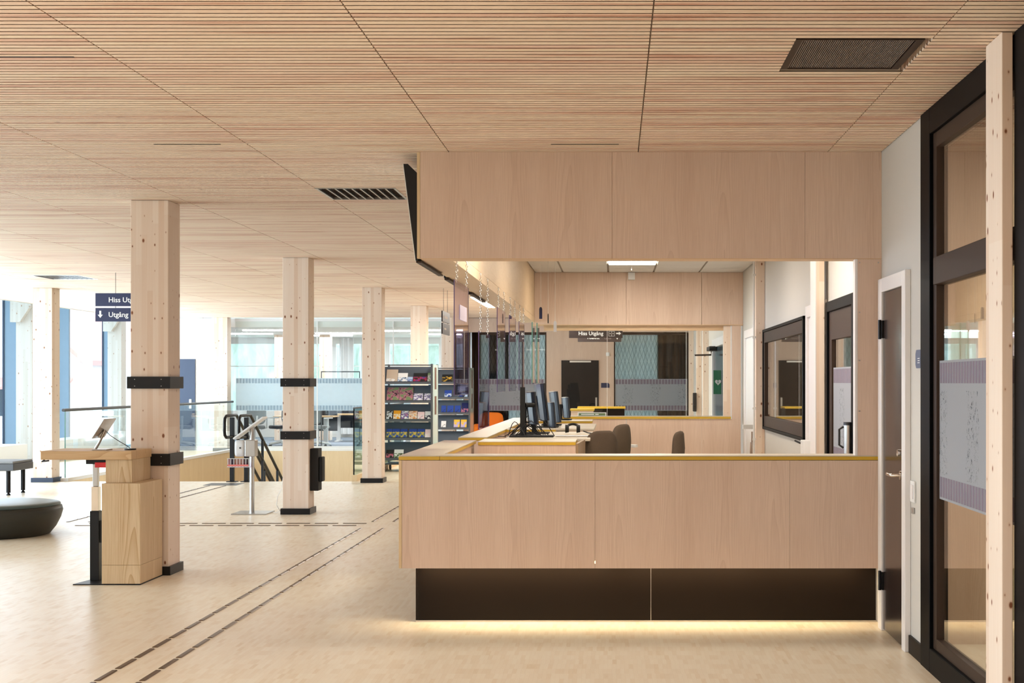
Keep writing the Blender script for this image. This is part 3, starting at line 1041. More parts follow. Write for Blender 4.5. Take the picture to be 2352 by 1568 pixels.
# ---- the counter: front run and left run
co = thing('reception_counter', 'long ash veneered reception counter with brass coloured edge and dark recessed base', 'counter', (0.2, CF, 0))
fx = [-1.343, -0.119, 1.114, XR]
for a, b in zip(fx[:-1], fx[1:]):
    build('front_panel', MB().box(a + 0.0007, b - 0.0007, CF, CF + 0.02, 0.364, 1.047), M['veneer'], co)
build('end_strip', MB().box(-1.362, -1.344, CF, CF + 0.06, 0.364, 1.047), M['ply'], co)
build('front_core', MB().box(-1.340, XR - 0.002, CF + 0.021, 9.04, 0.402, 1.047), M['veneer'], co)
build('left_side', MB().box(-1.362, -1.12, 9.041, 11.15, 0.364, 1.047), M['veneer'], co)
# worktop with mitre: a thin laminate sheet on a brass coloured edge
build('worktop', MB().box(-1.360, XR - 0.001, CF + 0.003, 9.062, TOP - 0.006, TOP).box(-1.360, -1.102, 9.062, 11.16, TOP - 0.006, TOP), M['desk'], co)
ed = MB().box(-1.102 + 0.0, XR - 0.001, CF, CF + 0.235, 1.050, TOP - 0.0065)
build('brass_edge', ed, M['brass'], co)
build('brass_corner', MB().box(-1.363, -1.1045, CF, 11.16, 1.050, TOP - 0.0065), M['brass'], co)
kp = [-1.262, 0.238, 1.688]
for a, b in zip(kp[:-1], kp[1:]):
    build('kick_panel', MB().box(a + 0.002, b - 0.002, 8.966, 8.985, 0.012, 0.400), M['kick'], co)
build('kick_joint', MB().box(0.236, 0.240, 8.9665, 8.984, 0.012, 0.399), M['steel'], co)
build('kick_side', MB().box(-1.275, -1.263, 8.966, 11.1, 0.012, 0.36), M['kick'], co)
build('base_trim', MB().box(-1.275, 1.69, 8.964, 8.985, 0.0, 0.0115), M['steel'], co)
build('led_strip', MB().box(-1.2, 1.62, 8.846, 8.874, 0.396, 0.4015), M['led_w'], co)
for k, (x, wd, p) in enumerate(((-0.62, 1.25, 3.2), (0.45, 0.8, 1.9), (1.2, 0.75, 1.3))):
    area('led_strip_light', (x, 8.874, 0.388), (math.radians(-4), 0, 0), wd, 0.05, p, (1.0, 0.84, 0.58))
build('light_gap', MB().box(-0.121, -0.117, CF - 0.0005, CF + 0.004, 0.395, 0.41), M['led_w'], co)

# low accessible piece of counter, then the second run
lc = thing('low_counter', 'low counter section between the two tall runs at the booth side', 'counter', (-1.2, 11.5, 0))
build('worktop', MB().box(-1.33, -0.75, 11.165, 11.79, 0.74, 0.768), M['desk'], lc)
build('side_panel', MB().box(-1.30, -1.27, 11.165, 11.79, 0.0, 0.739), M['veneer'], lc)
c2 = thing('side_counter', 'long side counter run receding behind the monitors with brass coloured edge', 'counter', (-1.2, 15, 0))
build('front_panel', MB().box(-1.317, -1.08, 11.802, 18.25, 0.364, 1.047), M['veneer'], c2)
build('worktop', MB().box(-1.316, -1.071, 11.801, 18.25, TOP - 0.006, TOP), M['desk'], c2)
build('brass_edge', MB().box(-1.318, -1.070, 11.80, 18.25, 1.050, TOP - 0.0065), M['brass'], c2)
build('kick_panel', MB().box(-1.25, -1.20, 11.9, 18.2, 0.0, 0.363), M['kick'], c2)

# partitions between the workplaces
PART = [(10.93, -0.30, 'nearest veneered workplace divider behind the counter with brass edge'),
        (13.80, -0.58, 'middle veneered workplace divider between the monitors'),
        (16.80, -0.26, 'farthest veneered workplace divider in the booth')]
for y, xr, lab in PART:
    p = thing('workplace_divider', lab, 'divider', (-0.7, y, 0), 'workplace dividers')
    build('panel', MB().box(-1.065, xr, y + 0.004, y + 0.03, 0.0, 1.049), M['veneer'], p)
    build('shelf_top', MB().box(-1.065, xr, y + 0.003, y + {10.93: 0.55, 13.80: 0.20}.get(y, 0.62), TOP - 0.006, TOP), M['desk'], p)
    build('brass_edge', MB().box(-1.066, xr, y, y + {10.93: 0.55, 13.80: 0.20}.get(y, 0.62), 1.050, TOP - 0.0065), M['brass'], p)
    if y < 12:
        build('end_panel', MB().prism([(xr + 0.001, y + 0.004), (xr + 0.02, y + 0.004), (-0.24, 11.72), (-0.26, 11.72)], 2, 0.0, 1.062), plain('taupe_laminate', (150, 124, 94), 0.4), p)

# height adjustable desks behind the dividers
for k, (ya, yb, lab) in enumerate(((11.75, 13.35, 'raised grey desk carrying the laptop and the headset'), (14.3, 15.9, 'raised grey desk behind the middle divider'))):
    d = thing('standing_desk', lab, 'desk', (-0.55, (ya + yb) / 2, 0), 'standing desks in the booth')
    build('desktop', MB().box(-0.93, -0.20, ya, yb, 1.045, 1.070), M['desk'], d, bevel=0.005)
    for yy in (ya + 0.3, yb - 0.3):
        build('leg', MB().box(-0.60, -0.53, yy - 0.03, yy + 0.03, 0.03, 1.044), M['steel'], d)
        build('foot', MB().box(-0.88, -0.28, yy - 0.04, yy + 0.04, 0.0, 0.029), M['steel'], d)

# monitors: bulged back, slim frame, dark screen, on a pole with an arm
def monitor(lab, x, y, ztop, deskz, yaw, tilt, w_=0.54, h_=0.34, pole=True):
    m = thing('monitor', lab, 'monitor', (x, y, deskz), 'monitors in the booth')
    # local frame: screen normal +X, width along Y
    R = Matrix.Translation((x, y, ztop - h_ / 2)) @ Matrix.Rotation(yaw, 4, 'Z') @ Matrix.Rotation(-tilt, 4, 'Y')
    b = MB()
    prof = [(-0.5, 0.0), (0.5, 0.0), (0.46, -0.028), (0.25, -0.055), (-0.25, -0.055), (-0.46, -0.028)]
    pts0 = [(q[1], q[0] * w_) for q in prof]
    b.prism(pts0, 2, -h_ / 2, h_ / 2)
    b.move(R)
    build('housing', b, M['shell'], m, bevel=0.006)
    build('bezel', MB().box(0.0005, 0.016, -w_ / 2, w_ / 2, -h_ / 2, h_ / 2).move(R), M['dark'], m, bevel=0.003)
    build('screen', MB().box(0.0163, 0.0175, -w_ / 2 + 0.012, w_ / 2 - 0.012, -h_ / 2 + 0.012, h_ / 2 - 0.012).move(R), M['screen'], m)
    if pole:
        st = MB().box(x - 0.10, x - 0.06, y - 0.03, y + 0.03, deskz + 0.012, ztop - h_ * 0.35)
        build('stand', st, M['blackm'], m)
        build('arm', MB().tube([(x - 0.08, y, ztop - h_ * 0.45), (x - 0.03, y, ztop - h_ * 0.47)], 0.022, 8), M['blackm'], m)
        build('foot', MB().box(x - 0.16, x + 0.06, y - 0.12, y + 0.12, deskz, deskz + 0.012), M['blackm'], m, bevel=0.003)
    return m


monitor('small monitor beside the bare black pole, leftmost of the monitors', -0.715, 12.35, 1.46, 1.0705, 0.16, 0.10, 0.40, 0.29)
monitor('tallest monitor, reaching up to the hanging glass panes', -0.655, 12.85, 1.535, 1.0705, 0.14, 0.12)
monitor('low monitor standing in front of another one right of the tallest', -0.64, 14.62, 1.335, 1.0705, 0.10, 0.08, 0.40, 0.26)
monitor('tall monitor behind the low one on the second desk', -0.635, 15.35, 1.445, 1.0705, 0.12, 0.12)
monitor('farthest monitor, standing in front of the black glass door', -0.58, 17.25, 1.36, 1.0785, 0.12, 0.08, 0.44, 0.255)
pm = thing('monitor_pole', 'bare upright black pole with a short arm at the near desk edge', 'stand', (-0.79, 12.1, 1.0705))
build('pole', MB().box(-0.812, -0.770, 12.06, 12.10, 1.0825, 1.50), M['blackm'], pm)
build('foot', MB().box(-0.90, -0.52, 11.95, 12.22, 1.0705, 1.0824), M['blackm'], pm, bevel=0.003)
build('arm', MB().tube([(-0.77, 12.08, 1.345), (-0.70, 12.14, 1.345)], 0.02, 8), M['blackm'], pm)

# cable tangle
cb_ = MB()
rnd = random.Random(3)
for k in range(12):
    x0, y0 = -0.92 + rnd.random() * 0.10, 12.0 + rnd.random() * 0.3
    pts = []
    hgt = 0.04 + rnd.random() * 0.11
    dx, dy = 0.10 + rnd.random() * 0.22, rnd.uniform(-0.15, 0.25)
    for i in range(9):
        t = i / 8
        pts.append((x0 + dx * t, y0 + dy * t, 1.074 + hgt * math.sin(t * PI) * (1 + 0.25 * math.sin(5 * t + k))))
    cb_.tube(pts, 0.0038, 5)
cbt = build('cable_tangle', cb_, M['cable'])
tag(cbt, 'tangle of black cables curling around the bare monitor pole', 'cable', kind='stuff')
cl = build('cable', MB().tube([(-0.99, 11.9, 1.081), (-0.94, 11.93, 1.079), (-0.90, 11.97, 1.10), (-0.86, 12.05, 1.135)], 0.004, 6), M['cable'])
tag(cl, 'single black cable trailing over the left end of the near desk', 'cable')
lp = thing('laptop', 'flat silver laptop lying closed on the near desk', 'laptop', (-0.42, 12.3, 1.07))
build('base', MB().box(-0.505, -0.22, 12.05, 12.5, 1.0705, 1.082), M['steel'], lp, bevel=0.003)
build('lid', MB().box(-0.505, -0.22, 12.05, 12.5, 1.0822, 1.088), M['desk'], lp, bevel=0.003)
# headset
hs = thing('headset', 'black headset lying on the closed laptop', 'headset', (-0.33, 12.35, 1.09))
arc = [(-0.365 + 0.055 * math.cos(a), 12.36 + 0.05 * math.sin(a), 1.135 + 0.035 * math.sin(a)) for a in [PI * (k / 10) for k in range(-1, 12)]]
build('headband', MB().tube(arc, 0.011, 8), M['blackm'], hs)
for sx in (-0.415, -0.315):
    build('ear_pad', MB().tube([(sx - 0.016, 12.36, 1.131), (sx + 0.016, 12.36, 1.131)], [0.038, 0.032], 14), M['blackm'], hs)
build('microphone', MB().tube([(-0.27, 12.35, 1.11), (-0.23, 12.30, 1.097), (-0.20, 12.27, 1.094)], 0.005, 6), M['cable'], hs)

# ---- task chairs
def task_chair(lab, x, y, ztop, ang):
    c = thing('task_chair', lab, 'chair', (x, y, 0), 'task chairs in the booth')
    R = Matrix.Translation((x, y, 0)) @ Matrix.Rotation(ang, 4, 'Z')   # local: sitter faces +Y
    h = 0.56

    def back(px_, py_, pz_):
        t = (pz_ + h / 2) / h
        wd = 1.0 - 0.22 * t
        lean = -0.20 - 0.10 * t - 0.05 * math.sin(t * PI)
        return (px_ * wd, py_ + lean + 0.9 * px_ * px_, pz_ + ztop - h / 2)
    mb = MB().cushion(0.47, h, 0.055, 4.2, 36, back).move(R)
    build('backrest', mb, M['chair'], c)
    s = MB().cushion(0.46, 0.44, 0.07, 3.5, 32, lambda a, b, d: (a, d + 0.02, b + 0.50)).move(R)
    build('seat', s, M['chair'], c)
    build('back_support', MB().tube([(0, -0.15, 0.45), (0, -0.27, 0.47), (0, -0.265, 0.62), (0, -0.235, ztop - 0.42)], 0.022, 8).move(R), M['plastic'], c)
    for sx in (-1, 1):
        a = MB().tube([(sx * 0.17, 0.0, 0.45), (sx * 0.27, 0.0, 0.47), (sx * 0.275, -0.02, 0.60), (sx * 0.27, -0.12, ztop - 0.24)], 0.016, 8)
        a.box(sx * 0.27 - 0.03, sx * 0.27 + 0.03, -0.32, -0.04, ztop - 0.245, ztop - 0.215).move(R)
        build('armrest', a, M['plastic'], c, bevel=0.006)
    build('gas_lift', MB().tube([(0, 0, 0.09), (0, 0, 0.30), (0, 0, 0.46)], [0.03, 0.024, 0.024], 12).move(R), M['plastic'], c)
    for k in range(5):
        a = k * 2 * PI / 5
        lg = build('base_arm', MB().tube([(0, 0, 0.10), (0.30 * math.cos(a), 0.30 * math.sin(a), 0.075)], [0.028, 0.016], 8).move(R), M['plastic'], c)
        build('castor', MB().tube([(0.30 * math.cos(a) - 0.012 * math.sin(a), 0.30 * math.sin(a) + 0.012 * math.cos(a), 0.03), (0.30 * math.cos(a) + 0.012 * math.sin(a), 0.30 * math.sin(a) - 0.012 * math.cos(a), 0.03)], 0.03, 12).move(R), M['dark'], lg)


task_chair('brown upholstered task chair nearest the desk, its back towards us', -0.30, 12.25, 1.125, 0.80)
task_chair('brown task chair with a white armrest, just behind another chair', -0.17, 14.05, 1.125, 1.15)
task_chair('brown task chair standing alone before the veneered back counter', 0.29, 12.3, 1.115, 1.42)

# ---- rear counter, its window and the posts
rc = thing('rear_counter', 'ash veneered parapet with brass coloured edge below the booth rear window', 'counter', (0.3, 18.3, 0))
for a, b in ((-1.04, 0.16), (0.163, 1.15), (1.153, XR - 0.031)):
    build('panel', MB().box(a + 0.001, b - 0.001, 18.27, 18.29, 0.0, 1.062), M['veneer'], rc)
build('brass_edge', MB().box(-1.04, 1.535, 18.255, 18.55, 1.064, 1.092), M['brass'], rc)
build('worktop', MB().box(-1.04, 1.535, 18.257, 18.55, 1.0925, 1.098), M['desk'], rc)
build('strip_panel', MB().box(1.548, XR - 0.031, 18.27, 18.29, 1.0635, 2.286), M['veneer'], rc)
po = thing('timber_post', 'knotty spruce post at the right end of the booth rear window', 'post', (1.49, 18.32, 1.1))
build('post', MB().box(1.440, 1.532, 18.30, 18.40, 1.0985, 2.286), M['glulam'], po)
build('white_edge', MB().box(1.533, 1.546, 18.28, 18.36, 1.0985, 2.286), M['whitegloss'], po)
rw = struct('window_60', MB().box(-0.92, 1.438, 18.33, 18.36, 2.222, 2.287), M['veneer_h'])
for a, b in ((-0.92, -0.09), (-0.085, 0.95), (0.955, 1.438)):
    build('pane', MB().box(a, b, 18.34, 18.348, 1.099, 2.221), M['glass_s'], rw)
    build('pane_edge', MB().box(b + 0.0003, b + 0.0045, 18.339, 18.349, 1.099, 2.221), M['paper'], rw)
for k, (xa, ya) in enumerate(((-1.035, 17.55), (-0.985, 17.75))):
    gp_ = thing('sliding_glass_pane', ('narrow green edged glass pane nearest the left fascia corner', 'narrow green edged glass pane just right of its twin')[k], 'glass pane', (xa, ya, 1.5), 'sliding glass panes')
    build('pane', MB().box(xa, xa + 0.010, ya, ya + 0.5, 1.53, 2.30), M['glass_g'], gp_)
    build('pane_edge', MB().box(xa - 0.001, xa + 0.011, ya - 0.006, ya - 0.0005, 1.53, 2.30), M['glass_e'], gp_)
# card holder on the rear counter
cd = thing('sign_holder', 'white framed card with a green band on the rear counter', 'sign', (-0.3, 18.30, 1.098))
build('frame', MB().box(-0.475, -0.10, 18.30, 18.33, 1.0985, 1.147), M['plastic'], cd)
build('green_band', MB().box(-0.462, -0.113, 18.296, 18.2995, 1.106, 1.138), plain('dull_green_print', (98, 118, 82), 0.6), cd)
build('print_line', MB().box(-0.43, -0.26, 18.2945, 18.2955, 1.117, 1.127).box(-0.245, -0.20, 18.2945, 18.2955, 1.117, 1.127), M['letter'], cd, kind='stuff')

# posts and pipes on the booth's right wall
for k, (xa, xb_, ya, yb, lab) in enumerate(((1.600, XR - 0.001, 15.66, 15.80, 'knotty spruce post at the far side of the dark booth window'), (1.598, 1.660, 10.99, 11.04, 'pale spruce post between the white door and the dark glazed door'))):
    p = build('timber_post', MB().box(xa, xb_, ya, yb, 0.0, RC - 0.001), M['glulam'])
    tag(p, lab, 'post', 'posts on the booth wall')
pw = build('post_board', MB().box(1.590, 1.597, 10.99, 11.28, 0.0, RC - 0.001), M['whitegloss'])
tag(pw, 'tall white board on the left side of the pale spruce post', 'board')
pi = thing('conduit', 'thin pale conduit running up beside the farther spruce post', 'pipe', (1.57, 15.7, 0))
build('pipe', MB().tube([(1.578, 15.70, 0.0), (1.578, 15.70, RC)], 0.011, 10), M['plastic'], pi)
for z in (2.75, 2.05, 1.25, 0.9):
    build('clip', MB().box(1.562, 1.598, 15.685, 15.715, z - 0.012, z + 0.012), M['plastic'], pi)
rd = thing('radiator_valve', 'white radiator valve with chrome fitting beside the farther post', 'valve', (1.6, 15.5, 0.9))
build('body', MB().box(1.50, 1.6655, 16.16, 16.24, 1.0, 1.05), M['plastic'], rd)
build('valve', MB().tube([(1.58, 15.9, 0.72), (1.58, 15.9, 0.86)], [0.03, 0.024], 12).tube([(1.58, 15.9, 0.0), (1.58, 15.9, 0.72)], 0.011, 8).tube([(1.58, 15.9, 0.86), (1.58, 15.9, 0.98)], 0.012, 8), M['chrome'], rd)
sb = thing('intercom_box', 'white box with a black lever low beside the white booth door', 'box', (1.66, 11.9, 0.95))
build('box', MB().box(1.60, XR - 0.031, 11.75, 11.95, 0.93, 1.05), M['plastic'], sb, bevel=0.006)
build('lever', MB().tube([(1.60, 11.95, 1.02), (1.56, 12.0, 1.04)], 0.008, 8), M['cable'], sb)
dp = thing('steel_dispenser', 'brushed steel dispenser column standing before the dark glazed door', 'dispenser', (1.58, 9.75, 0))
build('column', MB().tube([(1.648, 9.80, 0.012), (1.648, 9.80, 1.24)], 0.031, 20), M['steel'], dp)
build('cap', MB().tube([(1.648, 9.80, 1.24), (1.648, 9.80, 1.262)], [0.034, 0.034], 20), M['dark'], dp)
build('base', MB().tube([(1.648, 9.80, 0.0), (1.648, 9.80, 0.012)], 0.046, 24), M['steel'], dp)
build('handle', MB().tube([(1.618, 9.82, 1.23), (1.59, 9.83, 1.21), (1.59, 9.83, 1.10), (1.618, 9.82, 1.08)], 0.008, 8), M['cable'], dp)

# ---- acrylic panels on chains
def chain(parent, x, y, z0, z1):
    n = max(3, int((z1 - z0) / 0.021))
    mb = MB()
    stp = (z1 - z0) / n
    for i in range(n):
        zc = z0 + (i + 0.5) * stp
        ring, m_ = [], 8
        vs_, fs = [], []
        for a in range(m_):
            t = a * 2 * PI / m_
            for b in range(4):
                q = b * PI / 2
                rr = 0.0065 + 0.0022 * math.cos(q)
                u, v, w_ = rr * math.cos(t), 0.0022 * math.sin(q), (rr + 0.005) * math.sin(t)
                vs_.append((x + (u if i % 2 else v), y + (v if i % 2 else u), zc + w_))
        for a in range(m_):
            for b in range(4):
                fs.append([a * 4 + b, a * 4 + (b + 1) % 4, ((a + 1) % m_) * 4 + (b + 1) % 4, ((a + 1) % m_) * 4 + b])
        mb.add(vs_, fs, True)
    build('chain', mb, M['chrome'], parent)
    build('ceiling_hook', MB().tube([(x, y, z1 - 0.005), (x, y, z1 + 0.02), (x - 0.0098, y, z1 + 0.02)], 0.004, 6), M['steel'], parent)


for k, (ya, zt, lab) in enumerate(((8.99, 2.207, 'nearest hanging lilac acrylic panel, in front of the brochure rack'),
                                   (10.62, 1.933, 'lilac acrylic panel hung lower on long chains'),
                                   (12.30, 2.206, 'hanging lilac acrylic panel just beyond the one on long chains'),
                                   (13.72, 2.206, 'fourth hanging lilac acrylic panel from the counter corner'),
                                   (15.12, 2.206, 'farthest hanging lilac acrylic panel'))):
    p = thing('acrylic_panel', lab, 'panel', (-1.03, ya, zt), 'acrylic panels hanging above the side counter')
    yb, zb = ya + 0.86, zt - 0.747
    build('sheet', MB().box(-1.032, -1.028, ya, yb, zb, zt), M['acryl'], p)
    build('sheet_edge', MB().box(-1.033, -1.027, ya - 0.004, ya - 0.0003, zb, zt).box(-1.033, -1.027, yb + 0.0003, yb + 0.004, zb, zt).box(-1.033, -1.027, ya - 0.004, yb + 0.004, zb - 0.004, zb - 0.0003), M['acryl_e'], p)
    for yy in (ya + 0.15, yb - 0.1):
        chain(p, -1.030, yy, zt - 0.01, 2.365)
st = build('paper_note', MB().box(-1.026, -1.0255, 9.28, 9.72, 1.96, 2.06), plain('lilac_sticker', (196, 186, 204), 0.6))
tag(st, 'small lilac paper stuck high on the nearest acrylic panel', 'note')

# ---- tilted information screens on the outer side of the fascia
for k, (ya, yb) in enumerate(((8.87, 10.05), (10.36, 11.75), (12.05, 13.4))):
    p = thing('tilted_screen', ('nearest black screen tilted off the left side of the fascia', 'second black tilted screen along the fascia side', 'third black tilted screen along the fascia side')[k], 'screen', (-1.26, ya, 2.3), 'tilted screens along the fascia')
    build('casing', MB().prism([(-1.248, 2.317), (-1.262, 2.317), (-1.340, 2.932), (-1.312, 2.932), (-1.248, 2.87)], 1, ya, yb), M['blackm'], p)
    build('screen_face', MB().prism([(-1.2625, 2.317), (-1.268, 2.317), (-1.346, 2.932), (-1.3405, 2.932)], 1, ya, yb), M['white'] if k == 0 else M['steel'], p)
    build('lower_rail', MB().box(-1.262, -1.230, ya + 0.02, yb - 0.02, 2.305, 2.316), M['bronze'], p)

# ---- tags on strings, sensor box, under the booth ceiling
for k, (px_, y0, z0, z1, mt) in enumerate(((1242, 16.2, 705, 732, 'sign'), (1259, 16.2, 720, 742, 'cable'), (1275, 16.2, 737, 762, 'paper'))):
    x = (px_ - VPX) / F * y0
    za, zb = EYE - (z0 - VPY) / F * y0, EYE - (z1 - VPY) / F * y0
    p = thing('hanging_tag', ('blue tag on a long string under the booth ceiling', 'tiny dark tag on a string between two larger tags', 'white tag on the longest string under the booth ceiling')[k], 'tag', (x, y0, RC), 'tags hanging on strings')
    build('string', MB().tube([(x, y0, za), (x, y0, RC - 0.001)], 0.0022, 5), M['wcable'], p)
    wd = 0.018 if k != 1 else 0.006
    build('tag', MB().prism([(x - wd, zb), (x + wd, zb), (x + wd, za - 0.02), (x + wd * 0.5, za), (x - wd * 0.5, za), (x - wd, za - 0.02)], 1, y0 - 0.002, y0 + 0.002), M[mt], p)
sx = build('sensor_box', MB().box(0.185, 0.275, 18.21, 18.2695, 2.885, 2.98), M['plastic'], bevel=0.005)
tag(sx, 'white sensor box at the top of the booth rear wall', 'sensor')
spn = thing('sprinkler_head', 'small white sprinkler head below the lit ceiling panel', 'sprinkler', (0.22, 17.4, RC))
build('stem', MB().tube([(0.22, 17.4, RC - 0.035), (0.22, 17.4, RC - 0.0005)], 0.008, 8), M['plastic'], spn)
build('plate', MB().tube([(0.22, 17.4, RC - 0.042), (0.22, 17.4, RC - 0.0355)], 0.018, 12), M['chrome'], spn)

# ---- small items on the right wall by the dark door
ds = thing('door_sign', 'blue grey flag shaped room sign beside the dark brown door', 'sign', (XR, 7.85, 1.62))
build('plate', MB().prism([(7.66, 1.62), (7.78, 1.62), (7.80, 1.64), (7.80, 1.70), (7.78, 1.722), (7.66, 1.722)], 0, XR - 0.008, XR - 0.0005), plain('slate_blue_plate', (86, 96, 124), 0.5), ds)
build('braille_lines', MB().box(XR - 0.0095, XR - 0.0085, 7.69, 7.74, 1.672, 1.676).box(XR - 0.0095, XR - 0.0085, 7.69, 7.735, 1.660, 1.664).box(XR - 0.0095, XR - 0.0085, 7.69, 7.742, 1.648, 1.652), M['letter'], ds, kind='stuff')
sw_ = thing('light_switch', 'white rectangular wall switch between the dark door and the glazed partition', 'switch', (XR, 7.86, 0.93))
build('plate', MB().box(XR - 0.012, XR - 0.0005, 7.82, 7.92, 0.865, 0.985), M['plastic'], sw_, bevel=0.003)
build('rocker', MB().box(XR - 0.017, XR - 0.0125, 7.84, 7.90, 0.885, 0.965), M['whitegloss'], sw_, bevel=0.002)
sk = build('key_tag', MB().box(XR - 0.012, XR - 0.0005, 7.845, 7.89, 0.80, 0.835), M['steel'], bevel=0.002)
tag(sk, 'tiny pale keypad just below the wall switch', 'keypad')

# timber post standing before the glazed partition, far right
tp = thing('timber_post', 'broad knotty spruce post in front of the glazed partition at the picture edge', 'post', (1.66, 5.9, 0))
build('post', MB().box(1.615, XR - 0.035, 5.80, 6.05, 0.0, 2.9995), M['glulam'], tp, bevel=0.003)
build('steel_foot', MB().box(1.612, XR - 0.035, 5.798, 6.052, 0.0, 0.004), M['black'], tp)
# curtains behind the partition
for k in range(2):
    c = drape('curtain', M['curtain'], 5.6 - 2.2 * k, 7.25 - 1.75 * k, XR + 0.32, 0.02, 2.9, 0.045, 0.24, axis='y')
    tag(c, ('sheer beige curtain behind the frosted glazed partition', 'sheer beige curtain behind the glazing at the picture edge')[k], 'curtain', 'sheer curtains in the side room')
area('side_room_fill', (3.2, 6.5, 2.9), (0, 0, 0), 1.2, 1.2, 32, (1.0, 0.86, 0.68))  # fill lights added in the side room, no lamp seen there
area('side_room_fill_2', (3.2, 13.0, 2.9), (0, 0, 0), 1.2, 1.2, 14, (1.0, 0.84, 0.62))

# ================================================================== COLUMNS
def column(x0, x1, y0, lab, bands, mat='glulam', top=2.9995, foot='black', group='glulam columns of the hall', depth=0.30):
    c = thing('timber_column', lab, 'column', ((x0 + x1) / 2, y0 + depth / 2, 0), group)
    build('shaft', MB().box(x0, x1, y0, y0 + depth, 0.0, top), M[mat], c, bevel=0.004)
    for z0, z1, e in bands:
        b = MB()
        b.box(x0 - e, x1 + e, y0 - e, y0 - 0.001, z0, z1).box(x0 - e, x1 + e, y0 + depth + 0.001, y0 + depth + e, z0, z1)
        b.box(x0 - e, x0 - 0.001, y0 - 0.001, y0 + depth + 0.001, z0, z1).box(x1 + 0.001, x1 + e, y0 - 0.001, y0 + depth + 0.001, z0, z1)
        o = build('steel_band' if z0 > 0.2 else 'foot_band', b, M[foot], c)
        if z0 > 0.2:
            for xx in (x0 + 0.04, x1 - 0.05):
                for zz in (z0 + 0.02, z1 - 0.022):
                    build('screw', MB().tube([(xx, y0 - e, zz), (xx, y0 - e - 0.002, zz)], 0.0035, 6), M['steel'], o)
    return c


FOOT = (0.0, 0.07, 0.022)
B1, B2 = (1.492, 1.588, 0.022), (0.876, 0.971, 0.022)
CX0, CX1 = -3.868, -3.566
column(CX0, CX1, 11.15, 'broad spruce column with two black steel bands behind the wooden lectern', [FOOT, B1, B2])
column(CX0, CX1, 16.27, 'spruce column with two black bands and a black bin at its side', [FOOT, B1, B2])
column(CX0, CX1, 21.40, 'plain spruce column without bands beside the brochure racks', [FOOT])
column(CX0, CX1, 26.5, 'spruce column rising behind the near brochure rack', [FOOT])
column(CX0, CX1, 31.28, 'farthest spruce column of the row, behind the brown hanging sign', [FOOT])
column(-8.97, -8.67, 21.5, 'spruce column at the head of the glass stair railing, near the facade', [FOOT], foot='alud')
column(-8.97, -8.67, 31.25, 'spruce column between the white end wall and the glazed office', [FOOT])
for k, (x0, y0, lab) in enumerate(((-11.34, 26.42, 'white stained facade column with a bracket on top, beside the blue grey mullion'), (-11.34, 31.2, 'white stained facade column at the far corner by the end wall'))):
    c = column(x0, x0 + 0.31, y0, lab, [FOOT], 'white_col', 3.449, 'alud', 'white stained columns along the facade')
    build('bracket', MB().prism([(x0 - 0.06, 2.68), (x0 + 0.12, 2.68), (x0 + 0.33, 3.0), (x0 + 0.33, 3.449), (x0 - 0.06, 3.449)], 1, y0 - 0.12, y0 - 0.001), M['white_col'], c)
for x0, lab in ((-8.97, 'spruce column standing inside the glazed office, left one'), (-7.78, 'spruce column standing inside the glazed office, right one')):
    column(x0, x0 + 0.28, 36.8, lab, [], top=2.799, group='columns inside the office')

# ================================================================== LECTERN
le = thing('lectern', 'pale ash lectern with an overhanging top in front of the banded column', 'lectern', (-3.75, 10.87, 0))
build('base_plate', MB().prism([(-4.115, 10.595), (-3.602, 10.595), (-3.602, 11.12), (-3.9, 11.12), (-4.06, 10.92)], 2, 0.0, 0.008), M['black'], le)
LX0, LX1 = -3.897, -3.604
build('cabinet', MB().box(LX0, LX1, 10.60, 11.12, 0.1515, 0.772), M['ash'], le, bevel=0.002)
build('plinth', MB().box(LX0 + 0.0, LX1, 10.60, 11.12, 0.0085, 0.150), M['ash'], le, bevel=0.002)
build('upper_block', MB().box(-3.90, -3.698, 10.69, 11.12, 0.7725, 0.949), M['ash'], le, bevel=0.002)
build('tabletop', MB().box(-4.385, -3.690, 10.655, 11.12, 0.9495, 1.016), M['ash_h'], le, bevel=0.003)
build('edge_hook', MB().tube([(-4.37, 10.70, 0.949), (-4.385, 10.68, 0.935), (-4.33, 10.68, 0.942)], 0.006, 6), M['black'], le)
ll = thing('lifting_column', 'telescopic lifting leg of black and chrome tubes carrying the lectern top', 'leg', (-4.02, 10.82, 0.008))
build('outer_tube', MB().box(-4.055, -3.985, 10.78, 10.85, 0.0085, 0.545), M['black'], ll, bevel=0.003)
build('middle_tube', MB().box(-4.048, -3.992, 10.787, 10.843, 0.5455, 0.735), M['chrome'], ll, bevel=0.003)
build('inner_tube', MB().box(-4.040, -4.000, 10.795, 10.835, 0.7355, 0.910), M['steel'], ll, bevel=0.003)
build('motor_box', MB().box(-4.075, -3.905, 10.75, 10.88, 0.9105, 0.949), M['black'], ll, bevel=0.003)
build('red_switch', MB().box(-4.0, -3.902, 10.735, 10.749, 0.885, 0.925), M['red'], ll, bevel=0.002)
build('side_box', MB().box(-3.984, -3.960, 10.79, 10.84, 0.30, 0.47), M['blackm'], ll, bevel=0.002)
tb = thing('tablet', 'silver tablet leaning on a slim stand on the lectern top', 'tablet', (-3.98, 10.82, 1.016))


def tilted_slab(name, cx, cz, y0, y1, length, tilt, th, mat, parent, bev=0.003, off=0.0):
    """slab whose long edge rises towards +X; off shifts it along its normal"""
    ux, uz = math.cos(tilt), math.sin(tilt)
    nx, nz = -uz, ux
    c = (cx + nx * off, cz + nz * off)
    pts = [(c[0] + s * ux * length / 2 + q * nx * th / 2, c[1] + s * uz * length / 2 + q * nz * th / 2) for s, q in ((-1, -1), (1, -1), (1, 1), (-1, 1))]
    return build(name, MB().prism(pts, 1, y0, y1), mat, parent, bevel=bev)


